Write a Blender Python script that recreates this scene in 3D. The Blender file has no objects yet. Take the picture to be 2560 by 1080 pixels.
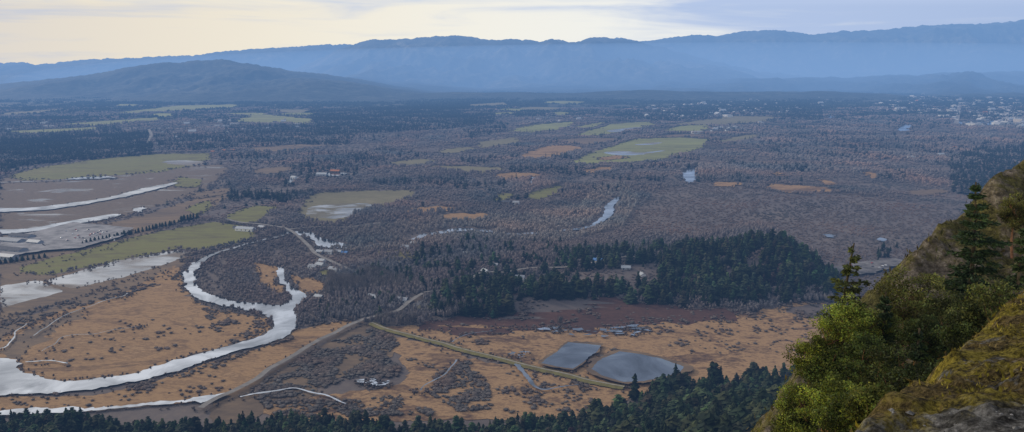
import bpy, bmesh, math, random, time
import numpy as np
from mathutils import Vector, noise as mn
from mathutils.geometry import tessellate_polygon
T0=time.time()
random.seed(7); rng=np.random.default_rng(7)
SC=bpy.context.scene; COL=SC.collection
F=2009.0; HC=300.0; PITCH=math.atan((540-170)/F); cp,sp=math.cos(PITCH),math.sin(PITCH)
def ray(px,py):
    cx=(px-1280)/F; cy=(540-py)/F
    return cx, cp+cy*sp, -sp+cy*cp
def P(px,py,z=0.0):
    a,b,c=ray(px,py); t=(z-HC)/c
    return a*t,b*t
def FP(px,py,d):
    a,b,c=ray(px,py); return np.array([a*d,b*d,HC+c*d])
def proj(x,y,z):
    zz=z-HC; dep=y*cp-zz*sp; up=y*sp+zz*cp
    return 1280+F*x/dep, 540-F*up/dep
def sstep(a,b,x):
    t=np.clip((x-a)/(b-a),0,1); return t*t*(3-2*t)
def yfoot(x): return 624+90*sstep(60,175,x)+9*np.sin(np.asarray(x)/37.)
def hgt(x,y):
    x=np.asarray(x,float); y=np.asarray(y,float)
    s=np.maximum(0,yfoot(x)-y); z=0.395*s*s/(s+42)
    z=z+33*np.exp(-np.abs((x-350-.12*(y-1150))/92)**3-((y-1150)/108)**2)*(1+.2*np.sin(x/29)+.18*np.sin(y/37+1))
    z=z+12*np.exp(-((x+5)/140)**2-((y-1010)/50)**2)
    z=z+14*np.exp(-((x-170)/85)**2-((y-1180)/95)**2)
    return z
# ------------------------------------------------------------------ tagging
def tag(o,label=None,cat=None,group=None,kind=None):
    if label: o['label']=label
    if cat: o['category']=cat
    if group: o['group']=group
    if kind: o['kind']=kind
    return o
def link(name,me,mat=None,parent=None):
    o=bpy.data.objects.new(name,me); COL.objects.link(o)
    if mat is not None and me is not None and not me.materials:
        for m in (mat if isinstance(mat,(list,tuple)) else [mat]): me.materials.append(m)
    if parent is not None: o.parent=parent
    return o
def empty(name,loc,rz=0):
    o=bpy.data.objects.new(name,None); COL.objects.link(o); o.location=loc; o.rotation_euler=(0,0,rz); o.empty_display_size=1; return o
def np_mesh(name,tris,tint=None,smooth=False):
    n=tris.shape[0]*3
    me=bpy.data.meshes.new(name); me.vertices.add(n); me.vertices.foreach_set('co',np.ascontiguousarray(tris,dtype=np.float32).ravel())
    me.loops.add(n); me.loops.foreach_set('vertex_index',np.arange(n,dtype=np.int32))
    me.polygons.add(n//3); me.polygons.foreach_set('loop_start',np.arange(0,n,3,dtype=np.int32))
    me.update(calc_edges=True)
    if tint is not None:
        a=me.attributes.new('tint','FLOAT_COLOR','POINT'); c=np.ones((n,4),np.float32); c[:,:3]=tint.reshape(-1,3); a.data.foreach_set('color',c.ravel())
    return me
def grid_mesh(name,V,tint=None):
    r,c,_=V.shape
    i=np.arange(r*c).reshape(r,c)
    q=np.stack([i[:-1,:-1],i[:-1,1:],i[1:,1:],i[1:,:-1]],-1).reshape(-1,4)
    me=bpy.data.meshes.new(name); me.vertices.add(r*c); me.vertices.foreach_set('co',V.astype(np.float32).ravel())
    me.loops.add(q.size); me.loops.foreach_set('vertex_index',q.astype(np.int32).ravel())
    me.polygons.add(len(q)); me.polygons.foreach_set('loop_start',np.arange(0,q.size,4,dtype=np.int32))
    me.update(calc_edges=True)
    me.polygons.foreach_set('use_smooth',np.ones(len(q),dtype=bool))
    if tint is not None:
        a=me.attributes.new('tint','FLOAT_COLOR','POINT'); cc=np.ones((r*c,4),np.float32); cc[:,:3]=tint.reshape(-1,3); a.data.foreach_set('color',cc.ravel())
    return me
def upright(me):
    nrm=np.zeros(len(me.polygons)*3); me.polygons.foreach_get('normal',nrm)
    if nrm.reshape(-1,3)[:,2].mean()<0: me.flip_normals()
    return me
# ------------------------------------------------------------------ nodes
def setin(nt,s,v):
    if hasattr(v,'is_linked') or hasattr(v,'links'): nt.links.new(v,s)
    else: s.default_value=v
def M(nt,op,a,b=None,c=None,clamp=False):
    n=nt.nodes.new('ShaderNodeMath'); n.operation=op; n.use_clamp=clamp
    setin(nt,n.inputs[0],a)
    if b is not None: setin(nt,n.inputs[1],b)
    if c is not None: setin(nt,n.inputs[2],c)
    return n.outputs[0]
def MIX(nt,f,a,b,bt='MIX'):
    n=nt.nodes.new('ShaderNodeMix'); n.data_type='RGBA'; n.blend_type=bt
    setin(nt,n.inputs[0],f)
    for s,v in ((n.inputs[6],a),(n.inputs[7],b)):
        if isinstance(v,tuple): v=v if len(v)==4 else v+(1,)
        setin(nt,s,v)
    return n.outputs[2]
def RAMP(nt,f,stops,interp='LINEAR'):
    n=nt.nodes.new('ShaderNodeValToRGB'); cr=n.color_ramp; cr.interpolation=interp
    while len(cr.elements)<len(stops): cr.elements.new(0.5)
    for e,(p,c) in zip(cr.elements,stops):
        e.position=p; e.color=(c if isinstance(c,tuple) else (c,c,c))+(1,)
    nt.links.new(f,n.inputs[0]); return n.outputs[0]
def SMOOTH(nt,v,a,b):
    n=nt.nodes.new('ShaderNodeMapRange'); n.interpolation_type='SMOOTHSTEP'; n.clamp=True
    setin(nt,n.inputs[0],v); n.inputs[1].default_value=a; n.inputs[2].default_value=b
    return n.outputs[0]
def NOISE(nt,vec,scale,detail=5,rough=.6,dist=0):
    n=nt.nodes.new('ShaderNodeTexNoise'); nt.links.new(vec,n.inputs['Vector']); n.inputs['Scale'].default_value=scale
    n.inputs['Detail'].default_value=detail; n.inputs['Roughness'].default_value=rough; n.inputs['Distortion'].default_value=dist
    return n.outputs['Fac']
def newmat(name):
    m=bpy.data.materials.new(name); m.use_nodes=True; nt=m.node_tree; b=nt.nodes['Principled BSDF']
    b.inputs['Roughness'].default_value=.9; b.inputs['Specular IOR Level'].default_value=.1
    return m,nt,b
def POS(nt): return nt.nodes.new('ShaderNodeNewGeometry').outputs['Position']
def STR(nt,p,stretch):
    if not stretch: return p
    mp=nt.nodes.new('ShaderNodeMapping'); nt.links.new(p,mp.inputs[0]); mp.inputs['Rotation'].default_value=(0,0,stretch[0]); mp.inputs['Scale'].default_value=(stretch[1],1,1); return mp.outputs[0]
def flat(name,c,rough=.8,var=.12,scale=.3):
    m,nt,b=newmat(name); n=NOISE(nt,POS(nt),scale,3)
    d=tuple(x*(1-var*2) for x in c); l=tuple(min(1,x*(1+var*2)) for x in c)
    nt.links.new(RAMP(nt,n,[(.3,d),(.7,l)]),b.inputs['Base Color']); b.inputs['Roughness'].default_value=rough; return m
def land(name,stops,big=70,fine=7,wb=.55,stretch=None,dist=.6):
    m,nt,b=newmat(name); p=STR(nt,POS(nt),stretch)
    n1=NOISE(nt,p,1/big,9,.7,dist); n2=NOISE(nt,p,1/fine,4,.7)
    f=M(nt,'ADD',M(nt,'MULTIPLY',n1,wb),M(nt,'MULTIPLY',n2,1-wb))
    nt.links.new(RAMP(nt,f,stops),b.inputs['Base Color']); return m
def wetbsdf(nt,p,glo,rough,dark,tintc,bump):
    d=nt.nodes.new('ShaderNodeBsdfDiffuse'); d.inputs[0].default_value=dark+(1,)
    g=nt.nodes.new('ShaderNodeBsdfGlossy'); g.inputs['Roughness'].default_value=rough
    n=NOISE(nt,p,1/60,5,.6,1.2); nt.links.new(RAMP(nt,n,[(.34,tuple(x*.55 for x in tintc)),(.5,tuple(x*.85 for x in tintc)),(.62,tuple(min(1,x*1.15) for x in tintc))]),g.inputs[0])  # patches of ripple glitter put into the reflection tint
    if bump:
        bp=nt.nodes.new('ShaderNodeBump'); bp.inputs['Strength'].default_value=bump; bp.inputs['Distance'].default_value=.3; nt.links.new(NOISE(nt,p,1/7,3,.6),bp.inputs['Height']); nt.links.new(bp.outputs[0],g.inputs['Normal'])
    mx=nt.nodes.new('ShaderNodeMixShader'); mx.inputs[0].default_value=glo
    nt.links.new(d.outputs[0],mx.inputs[1]); nt.links.new(g.outputs[0],mx.inputs[2]); return mx.outputs[0]
def water(name,glo=.7,rough=.1,dark=(.03,.045,.055),tintc=(.8,.82,.85),bump=.05):
    m,nt,b=newmat(name); p=POS(nt); nt.nodes.remove(b)
    nt.links.new(wetbsdf(nt,p,glo,rough,dark,tintc,bump),nt.nodes['Material Output'].inputs[0]); return m
def flooded(name,soil,thr,scale,glo=.7,stretch=None,soft=.06):
    m,nt,b=newmat(name); p=STR(nt,POS(nt),stretch)
    n=NOISE(nt,p,1/scale,7,.62,.6); n2=NOISE(nt,p,1/6,4,.7)
    nt.links.new(RAMP(nt,n2,[(.3,soil[0]),(.7,soil[1])]),b.inputs['Base Color'])
    w=wetbsdf(nt,p,glo,.1,(.06,.06,.06),(.74,.74,.74),.03)
    m2=nt.nodes.new('ShaderNodeMixShader'); nt.links.new(SMOOTH(nt,n,thr-soft,thr+soft),m2.inputs[0])
    nt.links.new(b.outputs[0],m2.inputs[1]); nt.links.new(w,m2.inputs[2]); nt.links.new(m2.outputs[0],nt.nodes['Material Output'].inputs[0]); return m
def tintmat(name,rough=.9,trans=0,objvar=True):
    m,nt,b=newmat(name); a=nt.nodes.new('ShaderNodeAttribute'); a.attribute_name='tint'
    c=a.outputs['Color']
    if objvar:
        oi=nt.nodes.new('ShaderNodeObjectInfo'); v=M(nt,'MULTIPLY_ADD',oi.outputs['Random'],.7,.65)
        c=MIX(nt,1.0,c,v,'MULTIPLY')
    nt.links.new(c,b.inputs['Base Color']); b.inputs['Roughness'].default_value=rough
    if trans:
        t=nt.nodes.new('ShaderNodeBsdfTranslucent'); nt.links.new(c,t.inputs[0]); mx=nt.nodes.new('ShaderNodeMixShader'); mx.inputs[0].default_value=trans
        nt.links.new(b.outputs[0],mx.inputs[1]); nt.links.new(t.outputs[0],mx.inputs[2]); nt.links.new(mx.outputs[0],nt.nodes['Material Output'].inputs[0])
    return m
# ------------------------------------------------------------------ camera
cam=bpy.data.cameras.new('camera'); co=bpy.data.objects.new('camera',cam); COL.objects.link(co)
co.location=(0,0,HC); co.rotation_euler=(math.pi/2-PITCH,0,0); cam.sensor_width=36; cam.lens=36*F/2560; cam.clip_end=80000; cam.clip_start=.1
SC.camera=co
SC.view_settings.view_transform='Standard'
# ------------------------------------------------------------------ haze parameters, world background
SIG=(6.0e-5,6.9e-5,7.8e-5); SAT=(.2,.36,.645); BOXY=26000.; BOXZ=2200.
wd=bpy.data.worlds.new('World'); SC.world=wd; wd.use_nodes=True; nt=wd.node_tree; bg=nt.nodes['Background']
SUN_AZ=math.radians(-55); SUN_EL=math.radians(28)
tc=nt.nodes.new('ShaderNodeTexCoord'); sx=nt.nodes.new('ShaderNodeSeparateXYZ'); nt.links.new(tc.outputs['Generated'],sx.inputs[0])
X,Y,Z=sx.outputs
az=M(nt,'ARCTAN2',X,Y); el=M(nt,'ARCSINE',Z)
cb=nt.nodes.new('ShaderNodeCombineXYZ'); nt.links.new(M(nt,'MULTIPLY',az,3.0),cb.inputs[0]); nt.links.new(M(nt,'MULTIPLY',el,36.),cb.inputs[1]); cb.inputs[2].default_value=2.3
n1=NOISE(nt,cb.outputs[0],1.0,6,.5,.8)
cb2=nt.nodes.new('ShaderNodeCombineXYZ'); nt.links.new(M(nt,'MULTIPLY',az,9.),cb2.inputs[0]); nt.links.new(M(nt,'MULTIPLY',el,70.),cb2.inputs[1]); cb2.inputs[2].default_value=5
n2=NOISE(nt,cb2.outputs[0],1.0,5,.55,1.)
nn=M(nt,'ADD',M(nt,'MULTIPLY',n1,.8),M(nt,'MULTIPLY',n2,.2))
bias=M(nt,'ADD',M(nt,'MULTIPLY',SMOOTH(nt,az,-.05,.5),.34),M(nt,'MULTIPLY',SMOOTH(nt,el,.06,.083),.12))
bias=M(nt,'ADD',bias,M(nt,'MULTIPLY',SMOOTH(nt,az,-.35,-.65),.03))
cf=SMOOTH(nt,M(nt,'ADD',nn,bias),.48,.8)
cream=MIX(nt,SMOOTH(nt,az,-.6,.25),(.92,.82,.62),(.88,.89,.86))
tgt_low=MIX(nt,cf,cream,(.46,.57,.80))
tgt_hi=MIX(nt,SMOOTH(nt,az,-.5,.08),(.98,.97,.96),(.36,.41,.52))
nish=nt.nodes.new('ShaderNodeTexSky'); nish.sky_type='NISHITA'; nish.sun_disc=False; nish.sun_elevation=SUN_EL; nish.sun_rotation=SUN_AZ; nish.altitude=300
nscaled=MIX(nt,1.0,nish.outputs[0],(.1,.1,.1),'MULTIPLY')
tgt_hi=MIX(nt,.15,tgt_hi,nscaled)
tgt=MIX(nt,SMOOTH(nt,el,.09,.2),tgt_low,tgt_hi)
path=M(nt,'MINIMUM',BOXY,M(nt,'DIVIDE',BOXZ-HC,M(nt,'MAXIMUM',Z,.001)))
sc3=nt.nodes.new('ShaderNodeSeparateColor'); nt.links.new(tgt,sc3.inputs[0]); cc=nt.nodes.new('ShaderNodeCombineColor')
for i in range(3):
    Tn=M(nt,'POWER',math.e,M(nt,'MULTIPLY',path,-SIG[i]))
    v=M(nt,'DIVIDE',M(nt,'SUBTRACT',sc3.outputs[i],M(nt,'MULTIPLY',M(nt,'SUBTRACT',1.0,Tn),SAT[i])),Tn)
    nt.links.new(M(nt,'MULTIPLY',M(nt,'MAXIMUM',v,.01),10.0),cc.inputs[i])
nt.links.new(cc.outputs[0],bg.inputs[0]); bg.inputs[1].default_value=.1
sl=bpy.data.lights.new('sun','SUN'); sl.energy=2.5; sl.angle=math.radians(10); sl.color=(1,.91,.77); so=bpy.data.objects.new('sun',sl); COL.objects.link(so)
ds=Vector((math.sin(SUN_AZ)*math.cos(SUN_EL),math.cos(SUN_AZ)*math.cos(SUN_EL),math.sin(SUN_EL))); so.rotation_euler=(-ds).to_track_quat('-Z','Y').to_euler()
def volmat(name,sig,sat):
    hm=bpy.data.materials.new(name); hm.use_nodes=True; nt=hm.node_tree; nt.nodes.remove(nt.nodes['Principled BSDF'])
    D=max(sig)*1.05; ab=nt.nodes.new('ShaderNodeVolumeAbsorption'); ab.inputs[0].default_value=tuple(1-s/D for s in sig)+(1,); ab.inputs[1].default_value=D
    E=[a*b for a,b in zip(sig,sat)]; em=nt.nodes.new('ShaderNodeEmission'); em.inputs[0].default_value=tuple(e/E[2] for e in E)+(1,); em.inputs[1].default_value=E[2]  # emission stands in for sunlight scattered by the air
    ad=nt.nodes.new('ShaderNodeAddShader'); nt.links.new(ab.outputs[0],ad.inputs[0]); nt.links.new(em.outputs[0],ad.inputs[1]); nt.links.new(ad.outputs[0],nt.nodes['Material Output'].inputs['Volume']); return hm
bm=bmesh.new(); bmesh.ops.create_cube(bm,size=1)
for v in bm.verts: v.co=Vector((v.co.x*46000,v.co.y*(BOXY+6000)+(BOXY-6000)/2,(v.co.z+.5)*(BOXZ+150)-150))
me=bpy.data.meshes.new('sky_haze'); bm.to_mesh(me); bm.free()
tag(link('sky_haze',me,volmat('haze',SIG,SAT)),'pale self-glowing haze filling the air up to the mountains','sky_haze',kind='structure')  # box of air whose own glow stands in for scattered skylight
def mist(c,ax,tau,label):
    bm=bmesh.new(); bmesh.ops.create_icosphere(bm,subdivisions=5,radius=1)
    for v in bm.verts: v.co=Vector((v.co.x*ax[0]+c[0],v.co.y*ax[1]+c[1],v.co.z*ax[2]+c[2]))
    me=bpy.data.meshes.new('mist'); bm.to_mesh(me); bm.free(); s=tau/(2*ax[1])
    tag(link('mist',me,volmat('mist_glow',(s*.9,s,s*1.1),(.23,.38,.66))),label,'mist',kind='structure')
mist((4200,13000,90),(12000,4600,600),1.45,'self-glowing pale blue mist bank lying at the foot of the mountains')  # volume's own glow puts the milky light over the mountain bases
# ------------------------------------------------------------------ ground sheet
ys=np.concatenate([np.linspace(92,545,40),np.arange(552,1650,7.),np.geomspace(1660,25500,120)])
us=np.linspace(-.88,.88,290)
Yg=np.repeat(ys[:,None],len(us),1); Xg=us[None,:]*(Yg+150)
Zg=hgt(Xg,Yg)
V=np.stack([Xg,Yg,Zg],-1)
far=sstep(3200,5600,Yg+900*np.sin(Xg/700)+ -400*np.sin(Xg/300+1))
g=grid_mesh('ground',V,np.stack([far,sstep(-8,30,yfoot(Xg)-Yg),far*0],-1))
m,nt,b=newmat('scrub_ground'); p=POS(nt); a=nt.nodes.new('ShaderNodeAttribute'); a.attribute_name='tint'
s3=nt.nodes.new('ShaderNodeSeparateColor'); nt.links.new(a.outputs['Color'],s3.inputs[0])
f=M(nt,'ADD',M(nt,'MULTIPLY',NOISE(nt,p,1/110,9,.7,.5),.6),M(nt,'MULTIPLY',NOISE(nt,p,1/9,4,.7),.4))
near=RAMP(nt,f,[(.32,(.088,.074,.07)),(.46,(.12,.1,.094)),(.56,(.142,.117,.105)),(.64,(.178,.138,.11)),(.72,(.23,.17,.112))])
farc=RAMP(nt,NOISE(nt,p,1/260,7,.65),[(.35,(.024,.032,.026)),(.52,(.055,.056,.045)),(.62,(.11,.1,.07)),(.72,(.16,.15,.085))])
c=MIX(nt,s3.outputs[0],near,farc); c=MIX(nt,s3.outputs[1],c,(.02,.024,.013)); nt.links.new(c,b.inputs['Base Color'])
tag(link('ground',g,m),'brown valley floor of scrub and bare soil','ground',kind='structure')
# ------------------------------------------------------------------ sheets
def catmull(pts,closed,stepf):
    pts=np.array(pts,float); n=len(pts); out=[]
    for i in range(n if closed else n-1):
        if closed: p0,p1,p2,p3=pts[i-1],pts[i],pts[(i+1)%n],pts[(i+2)%n]
        else: p0,p1,p2,p3=pts[max(i-1,0)],pts[i],pts[i+1],pts[min(i+2,n-1)]
        L=np.hypot(*(p2-p1)); k=max(1,int(L/stepf((p1+p2)/2)))
        for j in range(k):
            t=j/k; out.append(.5*((2*p1)+(-p0+p2)*t+(2*p0-5*p1+4*p2-p3)*t*t+(-p0+3*p1-3*p2+p3)*t**3))
    if not closed: out.append(pts[-1])
    return np.array(out)
def linres(pts,closed,stepf):
    pts=np.array(pts,float); n=len(pts); out=[]
    for i in range(n if closed else n-1):
        p1,p2=pts[i],pts[(i+1)%n]; L=np.hypot(*(p2-p1)); k=max(1,int(L/stepf((p1+p2)/2)))
        for j in range(k): out.append(p1+(p2-p1)*j/k)
    if not closed: out.append(pts[-1])
    return np.array(out)
STEP=lambda p: max(4.,abs(p[1])*.006)
WATERP=[];OPEN=[];ROADP=[];EDGES=[]
LAY=[0.0]
def sheet(name,px,mat,label,cat,smooth=True,jit=.5,store=None,layer=None,edge=.45,group=None):
    w=[P(*q) for q in px]
    r=catmull(w,True,STEP) if smooth else linres(w,True,STEP)
    if jit:
        st=np.maximum(4.,r[:,1]*.006); r=r+rng.normal(0,1,r.shape)*(st*min(jit,1)*.5)[:,None]
        wob=np.array([[mn.noise(Vector((a/28,b/28,3.1))),mn.noise(Vector((a/28,b/28,9.7)))] for a,b in r]); r=r+wob*(jit*9*np.maximum(1,r[:,1:]/1300))
    LAY[0]+=.02; z=(layer if layer is not None else .1)+LAY[0]
    tri=tessellate_polygon([[Vector((p[0],p[1],0)) for p in r]])
    me=bpy.data.meshes.new(name); zz=hgt(r[:,0],r[:,1])*1.0+z
    me.from_pydata([(p[0],p[1],q) for p,q in zip(r,zz)],[],[t for t in tri]); me.update(); upright(me)
    if store is not None: store.append(r)
    if edge: EDGES.append((r,edge,store is WATERP))
    return tag(link(name,me,mat),label,cat,group,kind='structure')
def strip(name,px,width,mat,label,cat,z=.6,store=ROADP,raw=False,pad=2.5,wob=0):
    w=px if raw else [P(*q) for q in px]
    r=catmull(w,False,lambda p:max(3.,abs(p[1])*.004))
    if wob: r=r+wob*np.array([[mn.noise(Vector((a/35,b/35,1.1))),mn.noise(Vector((a/35,b/35,7.7)))] for a,b in r])
    t=np.gradient(r,axis=0); t/=np.linalg.norm(t,axis=1)[:,None]; nv=np.stack([-t[:,1],t[:,0]],1)
    wd_=width if np.ndim(width)==0 else np.interp(np.linspace(0,1,len(r)),np.linspace(0,1,len(width)),width)[:,None]
    if name in('creek',): wd_=wd_*(.55+.75*rng.random((len(r),1)))
    L,R=r+nv*wd_/2,r-nv*wd_/2
    LAY[0]+=.02
    V=np.stack([np.stack([q[:,0],q[:,1],hgt(q[:,0],q[:,1])+z+LAY[0]],-1) for q in (R,L)],1)
    me=upright(grid_mesh(name,V))
    if store is not None: store.append(np.concatenate([r+nv*(wd_/2+pad),(r-nv*(wd_/2+pad))[::-1]]))
    if name!='path': EDGES.append((np.concatenate([r+nv*(wd_/2+pad+2),r-nv*(wd_/2+pad+2)]),.5 if store is WATERP else .4,False))
    return tag(link(name,me,mat),label,cat,kind='structure')
m_green=land('pasture',[(.3,(.08,.07,.035)),(.42,(.13,.115,.045)),(.51,(.17,.165,.05)),(.58,(.15,.13,.05)),(.65,(.21,.2,.065)),(.74,(.24,.19,.11))],110,11,.66,(.9,.35),1.2)
m_green2=land('far_pasture',[(.3,(.11,.11,.05)),(.45,(.18,.18,.07)),(.58,(.235,.245,.085)),(.7,(.28,.25,.13))],260,40,.6,(.5,.4))
m_olive=land('stubble',[(.3,(.115,.097,.06)),(.5,(.165,.145,.08)),(.7,(.23,.195,.12))],80,9,.55,(.4,.4))
m_tan=land('marsh_grass',[(.3,(.055,.04,.03)),(.37,(.11,.07,.044)),(.43,(.2,.122,.065)),(.5,(.325,.2,.098)),(.55,(.2,.122,.064)),(.6,(.345,.218,.112)),(.66,(.24,.148,.078)),(.74,(.44,.31,.17))],120,5,.7,(.5,.5),1.8)
m_tan2=land('marsh_grass_patchy',[(.3,(.05,.034,.028)),(.39,(.095,.058,.042)),(.45,(.18,.112,.064)),(.51,(.34,.213,.11)),(.57,(.2,.124,.07)),(.64,(.365,.24,.128)),(.74,(.46,.33,.19))],60,5,.68,(.3,.6),1.8)
m_red=land('red_marsh',[(.3,(.045,.029,.026)),(.48,(.078,.043,.035)),(.58,(.1,.053,.041)),(.65,(.13,.085,.06)),(.72,(.21,.135,.085))],60,7,.58)
m_brown=land('brown_marsh',[(.3,(.075,.057,.047)),(.45,(.13,.095,.068)),(.55,(.18,.127,.082)),(.64,(.23,.155,.088)),(.75,(.3,.205,.112))],90,8,.62,(.35,.35),1.)
m_mud=flooded('mudflat',((.095,.075,.06),(.18,.13,.09)),.62,55,.55,(.3,.45))
m_flood=flooded('flooded_field',((.16,.13,.105),(.23,.195,.16)),.46,60,.62,(.9,.4),.09)
m_floodm=flooded('flooded_stubble',((.12,.105,.07),(.17,.15,.1)),.5,45,.62,(.4,.5))
m_riv=water('river_water',.74); m_pond=water('pond_water',.42,.02,(.032,.036,.04),(.84,.87,.92),.008); m_rivd=water('dark_water',.45,.08,(.04,.045,.045))
m_road=flat('asphalt',(.2,.185,.17),.9,.12,.1); m_grav=flat('gravel_track',(.26,.23,.19),.95,.12,.2); m_yard=flat('gravel_yard',(.24,.23,.23),.95,.2,.05); m_park=flat('car_park_gravel',(.14,.13,.125),.95,.25,.08)
# left lands
sheet('field',[(0,452),(90,447),(280,440),(520,412),(570,425),(500,480),(440,500),(300,545),(80,590),(0,600)],m_mud,'dark wet mudflat pasture between the two channels at left','field',jit=1,store=OPEN)
sheet('field',[(0,600),(80,590),(300,552),(480,500),(560,480),(560,500),(480,545),(330,600),(200,640),(0,690)],m_brown,'brown rough ground below the left channels','field',jit=1,store=OPEN)
sheet('field',[(50,668),(150,640),(250,615),(340,592),(420,575),(530,555),(610,565),(640,590),(600,605),(490,625),(440,622),(300,650),(120,688),(50,680)],m_green,'long green pasture behind the flooded field at left','field',False,.6,OPEN,edge=.6)
sheet('field',[(20,440),(90,420),(250,397),(390,385),(525,383),(530,395),(480,415),(400,430),(200,445),(60,452)],m_green,'wide green pasture above the left river channel','field',False,.7,OPEN,edge=.6)
sheet('water',[(405,405),(450,401),(515,405),(510,411),(455,413)],m_flood,'white sheet of floodwater on the upper left pasture','water',True,.5,WATERP,edge=0)
sheet('field',[(0,695),(50,682),(120,690),(200,675),(300,655),(430,627),(485,632),(460,660),(300,710),(150,760),(0,800)],m_brown,'brown field margin around the floodwater at left','field',False,.4,OPEN)
sheet('flooded_field',[(120,700),(290,652),(440,627),(480,633),(470,641),(320,690),(180,722),(130,708)],m_flood,'long flooded field strip shining beside the green pasture','field',False,.4,OPEN,edge=.3)
sheet('flooded_field',[(0,716),(90,702),(150,722),(158,730),(60,755),(0,770)],m_flood,'flooded field corner shining at the left edge','field',False,.4,OPEN,edge=.3)
sheet('marsh',[(-60,800),(100,780),(300,705),(450,650),(455,668),(300,738),(130,790),(-20,850)],m_brown,'brown scrubby bank above the tan marsh','marsh',True,.8,OPEN)
sheet('marsh',[(-40,900),(0,850),(130,785),(300,735),(440,665),(455,720),(520,768),(640,790),(672,815),(640,842),(500,882),(400,915),(250,952),(120,952),(50,930)],m_tan,'tan reed marsh inside the wide river loop','marsh',True,.8,OPEN)
sheet('marsh',[(0,880),(30,850),(110,805),(200,775),(180,800),(110,850),(60,890),(20,895)],m_brown,'darker brown strip at the left of the river loop marsh','marsh',True,1.5,None,edge=.3)
sheet('marsh',[(-60,995),(200,990),(350,965),(500,915),(640,875),(745,825),(850,803),(870,815),(700,905),(560,990),(300,1020),(-60,1030)],m_tan,'brown marsh strip between the river and the road','marsh',True,.6,OPEN)
sheet('marsh',[(540,1000),(640,955),(790,870),(900,815),(960,830),(990,850),(960,900),(820,960),(760,1000),(560,1060)],m_brown,'brown scrubby marsh right of the bottom road','marsh',True,.6,OPEN,edge=0)
sheet('marsh',[(960,850),(990,843),(1130,873),(1250,905),(1330,925),(1500,972),(1560,985),(1540,1040),(1300,1050),(1000,1050),(700,1050),(690,1015),(840,985),(990,960),(1010,915)],m_tan2,'patchy tan marsh below the grassy dyke','marsh',True,1.3,OPEN,edge=0)
sheet('marsh',[(960,818),(1150,815),(1350,820),(1700,805),(1850,790),(2000,765),(2160,790),(2080,960),(1900,990),(1560,985),(1400,935),(1200,885),(1050,845)],m_tan2,'patchy tan marsh around the two ponds','marsh',True,.9,OPEN,edge=.2)
sheet('marsh',[(1040,818),(1120,795),(1300,760),(1500,752),(1700,770),(1860,785),(1800,802),(1640,812),(1500,828),(1370,818),(1250,838),(1100,830)],m_red,'dark red marsh below the conifer belt','marsh',True,2.2,OPEN,edge=.8)
sheet('marsh',[(640,660),(700,672),(690,700),(712,725),(690,735),(650,700)],m_tan,'small tan marsh left of the side creek','marsh',True,.8,OPEN,edge=.7)
sheet('marsh',[(725,690),(790,700),(820,715),(790,735),(750,732)],m_tan,'small tan marsh right of the side creek','marsh',True,.8,OPEN,edge=.7)
def fld(px,mat,lab,smooth=False,jit=.6,store=OPEN,edge=.6): return sheet('field',px,mat,lab,'field',smooth,jit,store,edge=edge)
fld([(750,540),(750,520),(790,485),(900,478),(1020,477),(1035,490),(980,510),(900,530),(860,556),(790,556)],m_olive,'olive stubble field with floodwater right of the river bridge',True)
sheet('flooded_field',[(765,535),(780,517),(850,509),(935,511),(905,525),(860,545),(800,545)],m_floodm,'white floodwater lying on the olive stubble field','water',True,.5,edge=0)
fld([(478,515),(520,503),(530,515),(500,537),(478,530)],m_green,'small green paddock above the hedge row end',True)
fld([(565,545),(620,518),(670,515),(682,520),(660,540),(640,557),(590,557)],m_green,'green paddock behind the white barn',True)
fld([(1235,502),(1250,484),(1290,489),(1255,503)],m_green,'small green clearing left of the bend',True)
fld([(1325,482),(1400,465),(1405,478),(1345,500),(1325,495)],m_green,'green clearing in the middle of bare woods',True)
fld([(1080,415),(1180,416),(1285,422),(1200,433),(1110,426)],m_olive,'olive clearing among bare woods left of centre')
fld([(1265,330),(1330,312),(1445,303),(1420,320),(1330,332)],m_green2,'green field left of the far pasture row')
fld([(1440,337),(1530,310),(1620,304),(1640,312),(1560,330),(1480,340)],m_green2,'green field with grey water streaks near the far town')
fld([(1640,332),(1700,315),(1780,311),(1755,331)],m_green2,'green field next to the row of far houses')
fld([(1425,406),(1470,385),(1590,347),(1700,344),(1772,349),(1765,365),(1650,402),(1560,407),(1450,410)],m_green2,'large bright green pasture in the middle distance')
sheet('water',[(1508,381),(1560,378),(1600,382),(1665,376),(1600,387),(1540,388)],m_flood,'bright floodwater lying on the large green pasture','water',True,.3,edge=0)
sheet('water',[(1590,361),(1650,356),(1652,359),(1600,364)],m_flood,'thin floodwater streak on the large green pasture','water',True,.3,edge=0)
sheet('water',[(1520,326),(1600,318),(1605,324),(1540,331)],m_flood,'grey floodwater in the field near the far town','water',True,.3,edge=0)
fld([(1305,387),(1380,364),(1455,369),(1420,385),(1330,399)],m_tan,'tan field left of the large green pasture',True)
fld([(1190,356),(1290,344),(1305,355),(1200,371)],m_olive,'olive field far left of the large green pasture')
fld([(1370,352),(1480,344),(1570,349),(1470,362)],m_brown,'brown ploughed field above the tan field')
fld([(1660,313),(1830,290),(1950,292),(1920,305),(1790,312)],m_olive,'thin tan field below the far town')
fld([(620,371),(740,361),(835,364),(740,376),(640,381)],m_brown,'tan field beyond the left pasture')
fld([(300,280),(450,264),(590,261),(610,267),(480,276),(310,284)],m_green2,'far green field below the dark left hill')
fld([(130,312),(300,300),(410,292),(400,301),(250,315)],m_green2,'far green field at left beside farm buildings')
fld([(580,303),(640,284),(785,298),(775,311),(640,308)],m_green2,'far green field with farm buildings left of centre')
fld([(20,328),(240,318),(245,325),(60,338)],m_green2,'far green field strip at the left edge')
fld([(810,252),(860,238),(965,244),(900,256)],m_green2,'pale far clearing below the central mountain')
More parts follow.
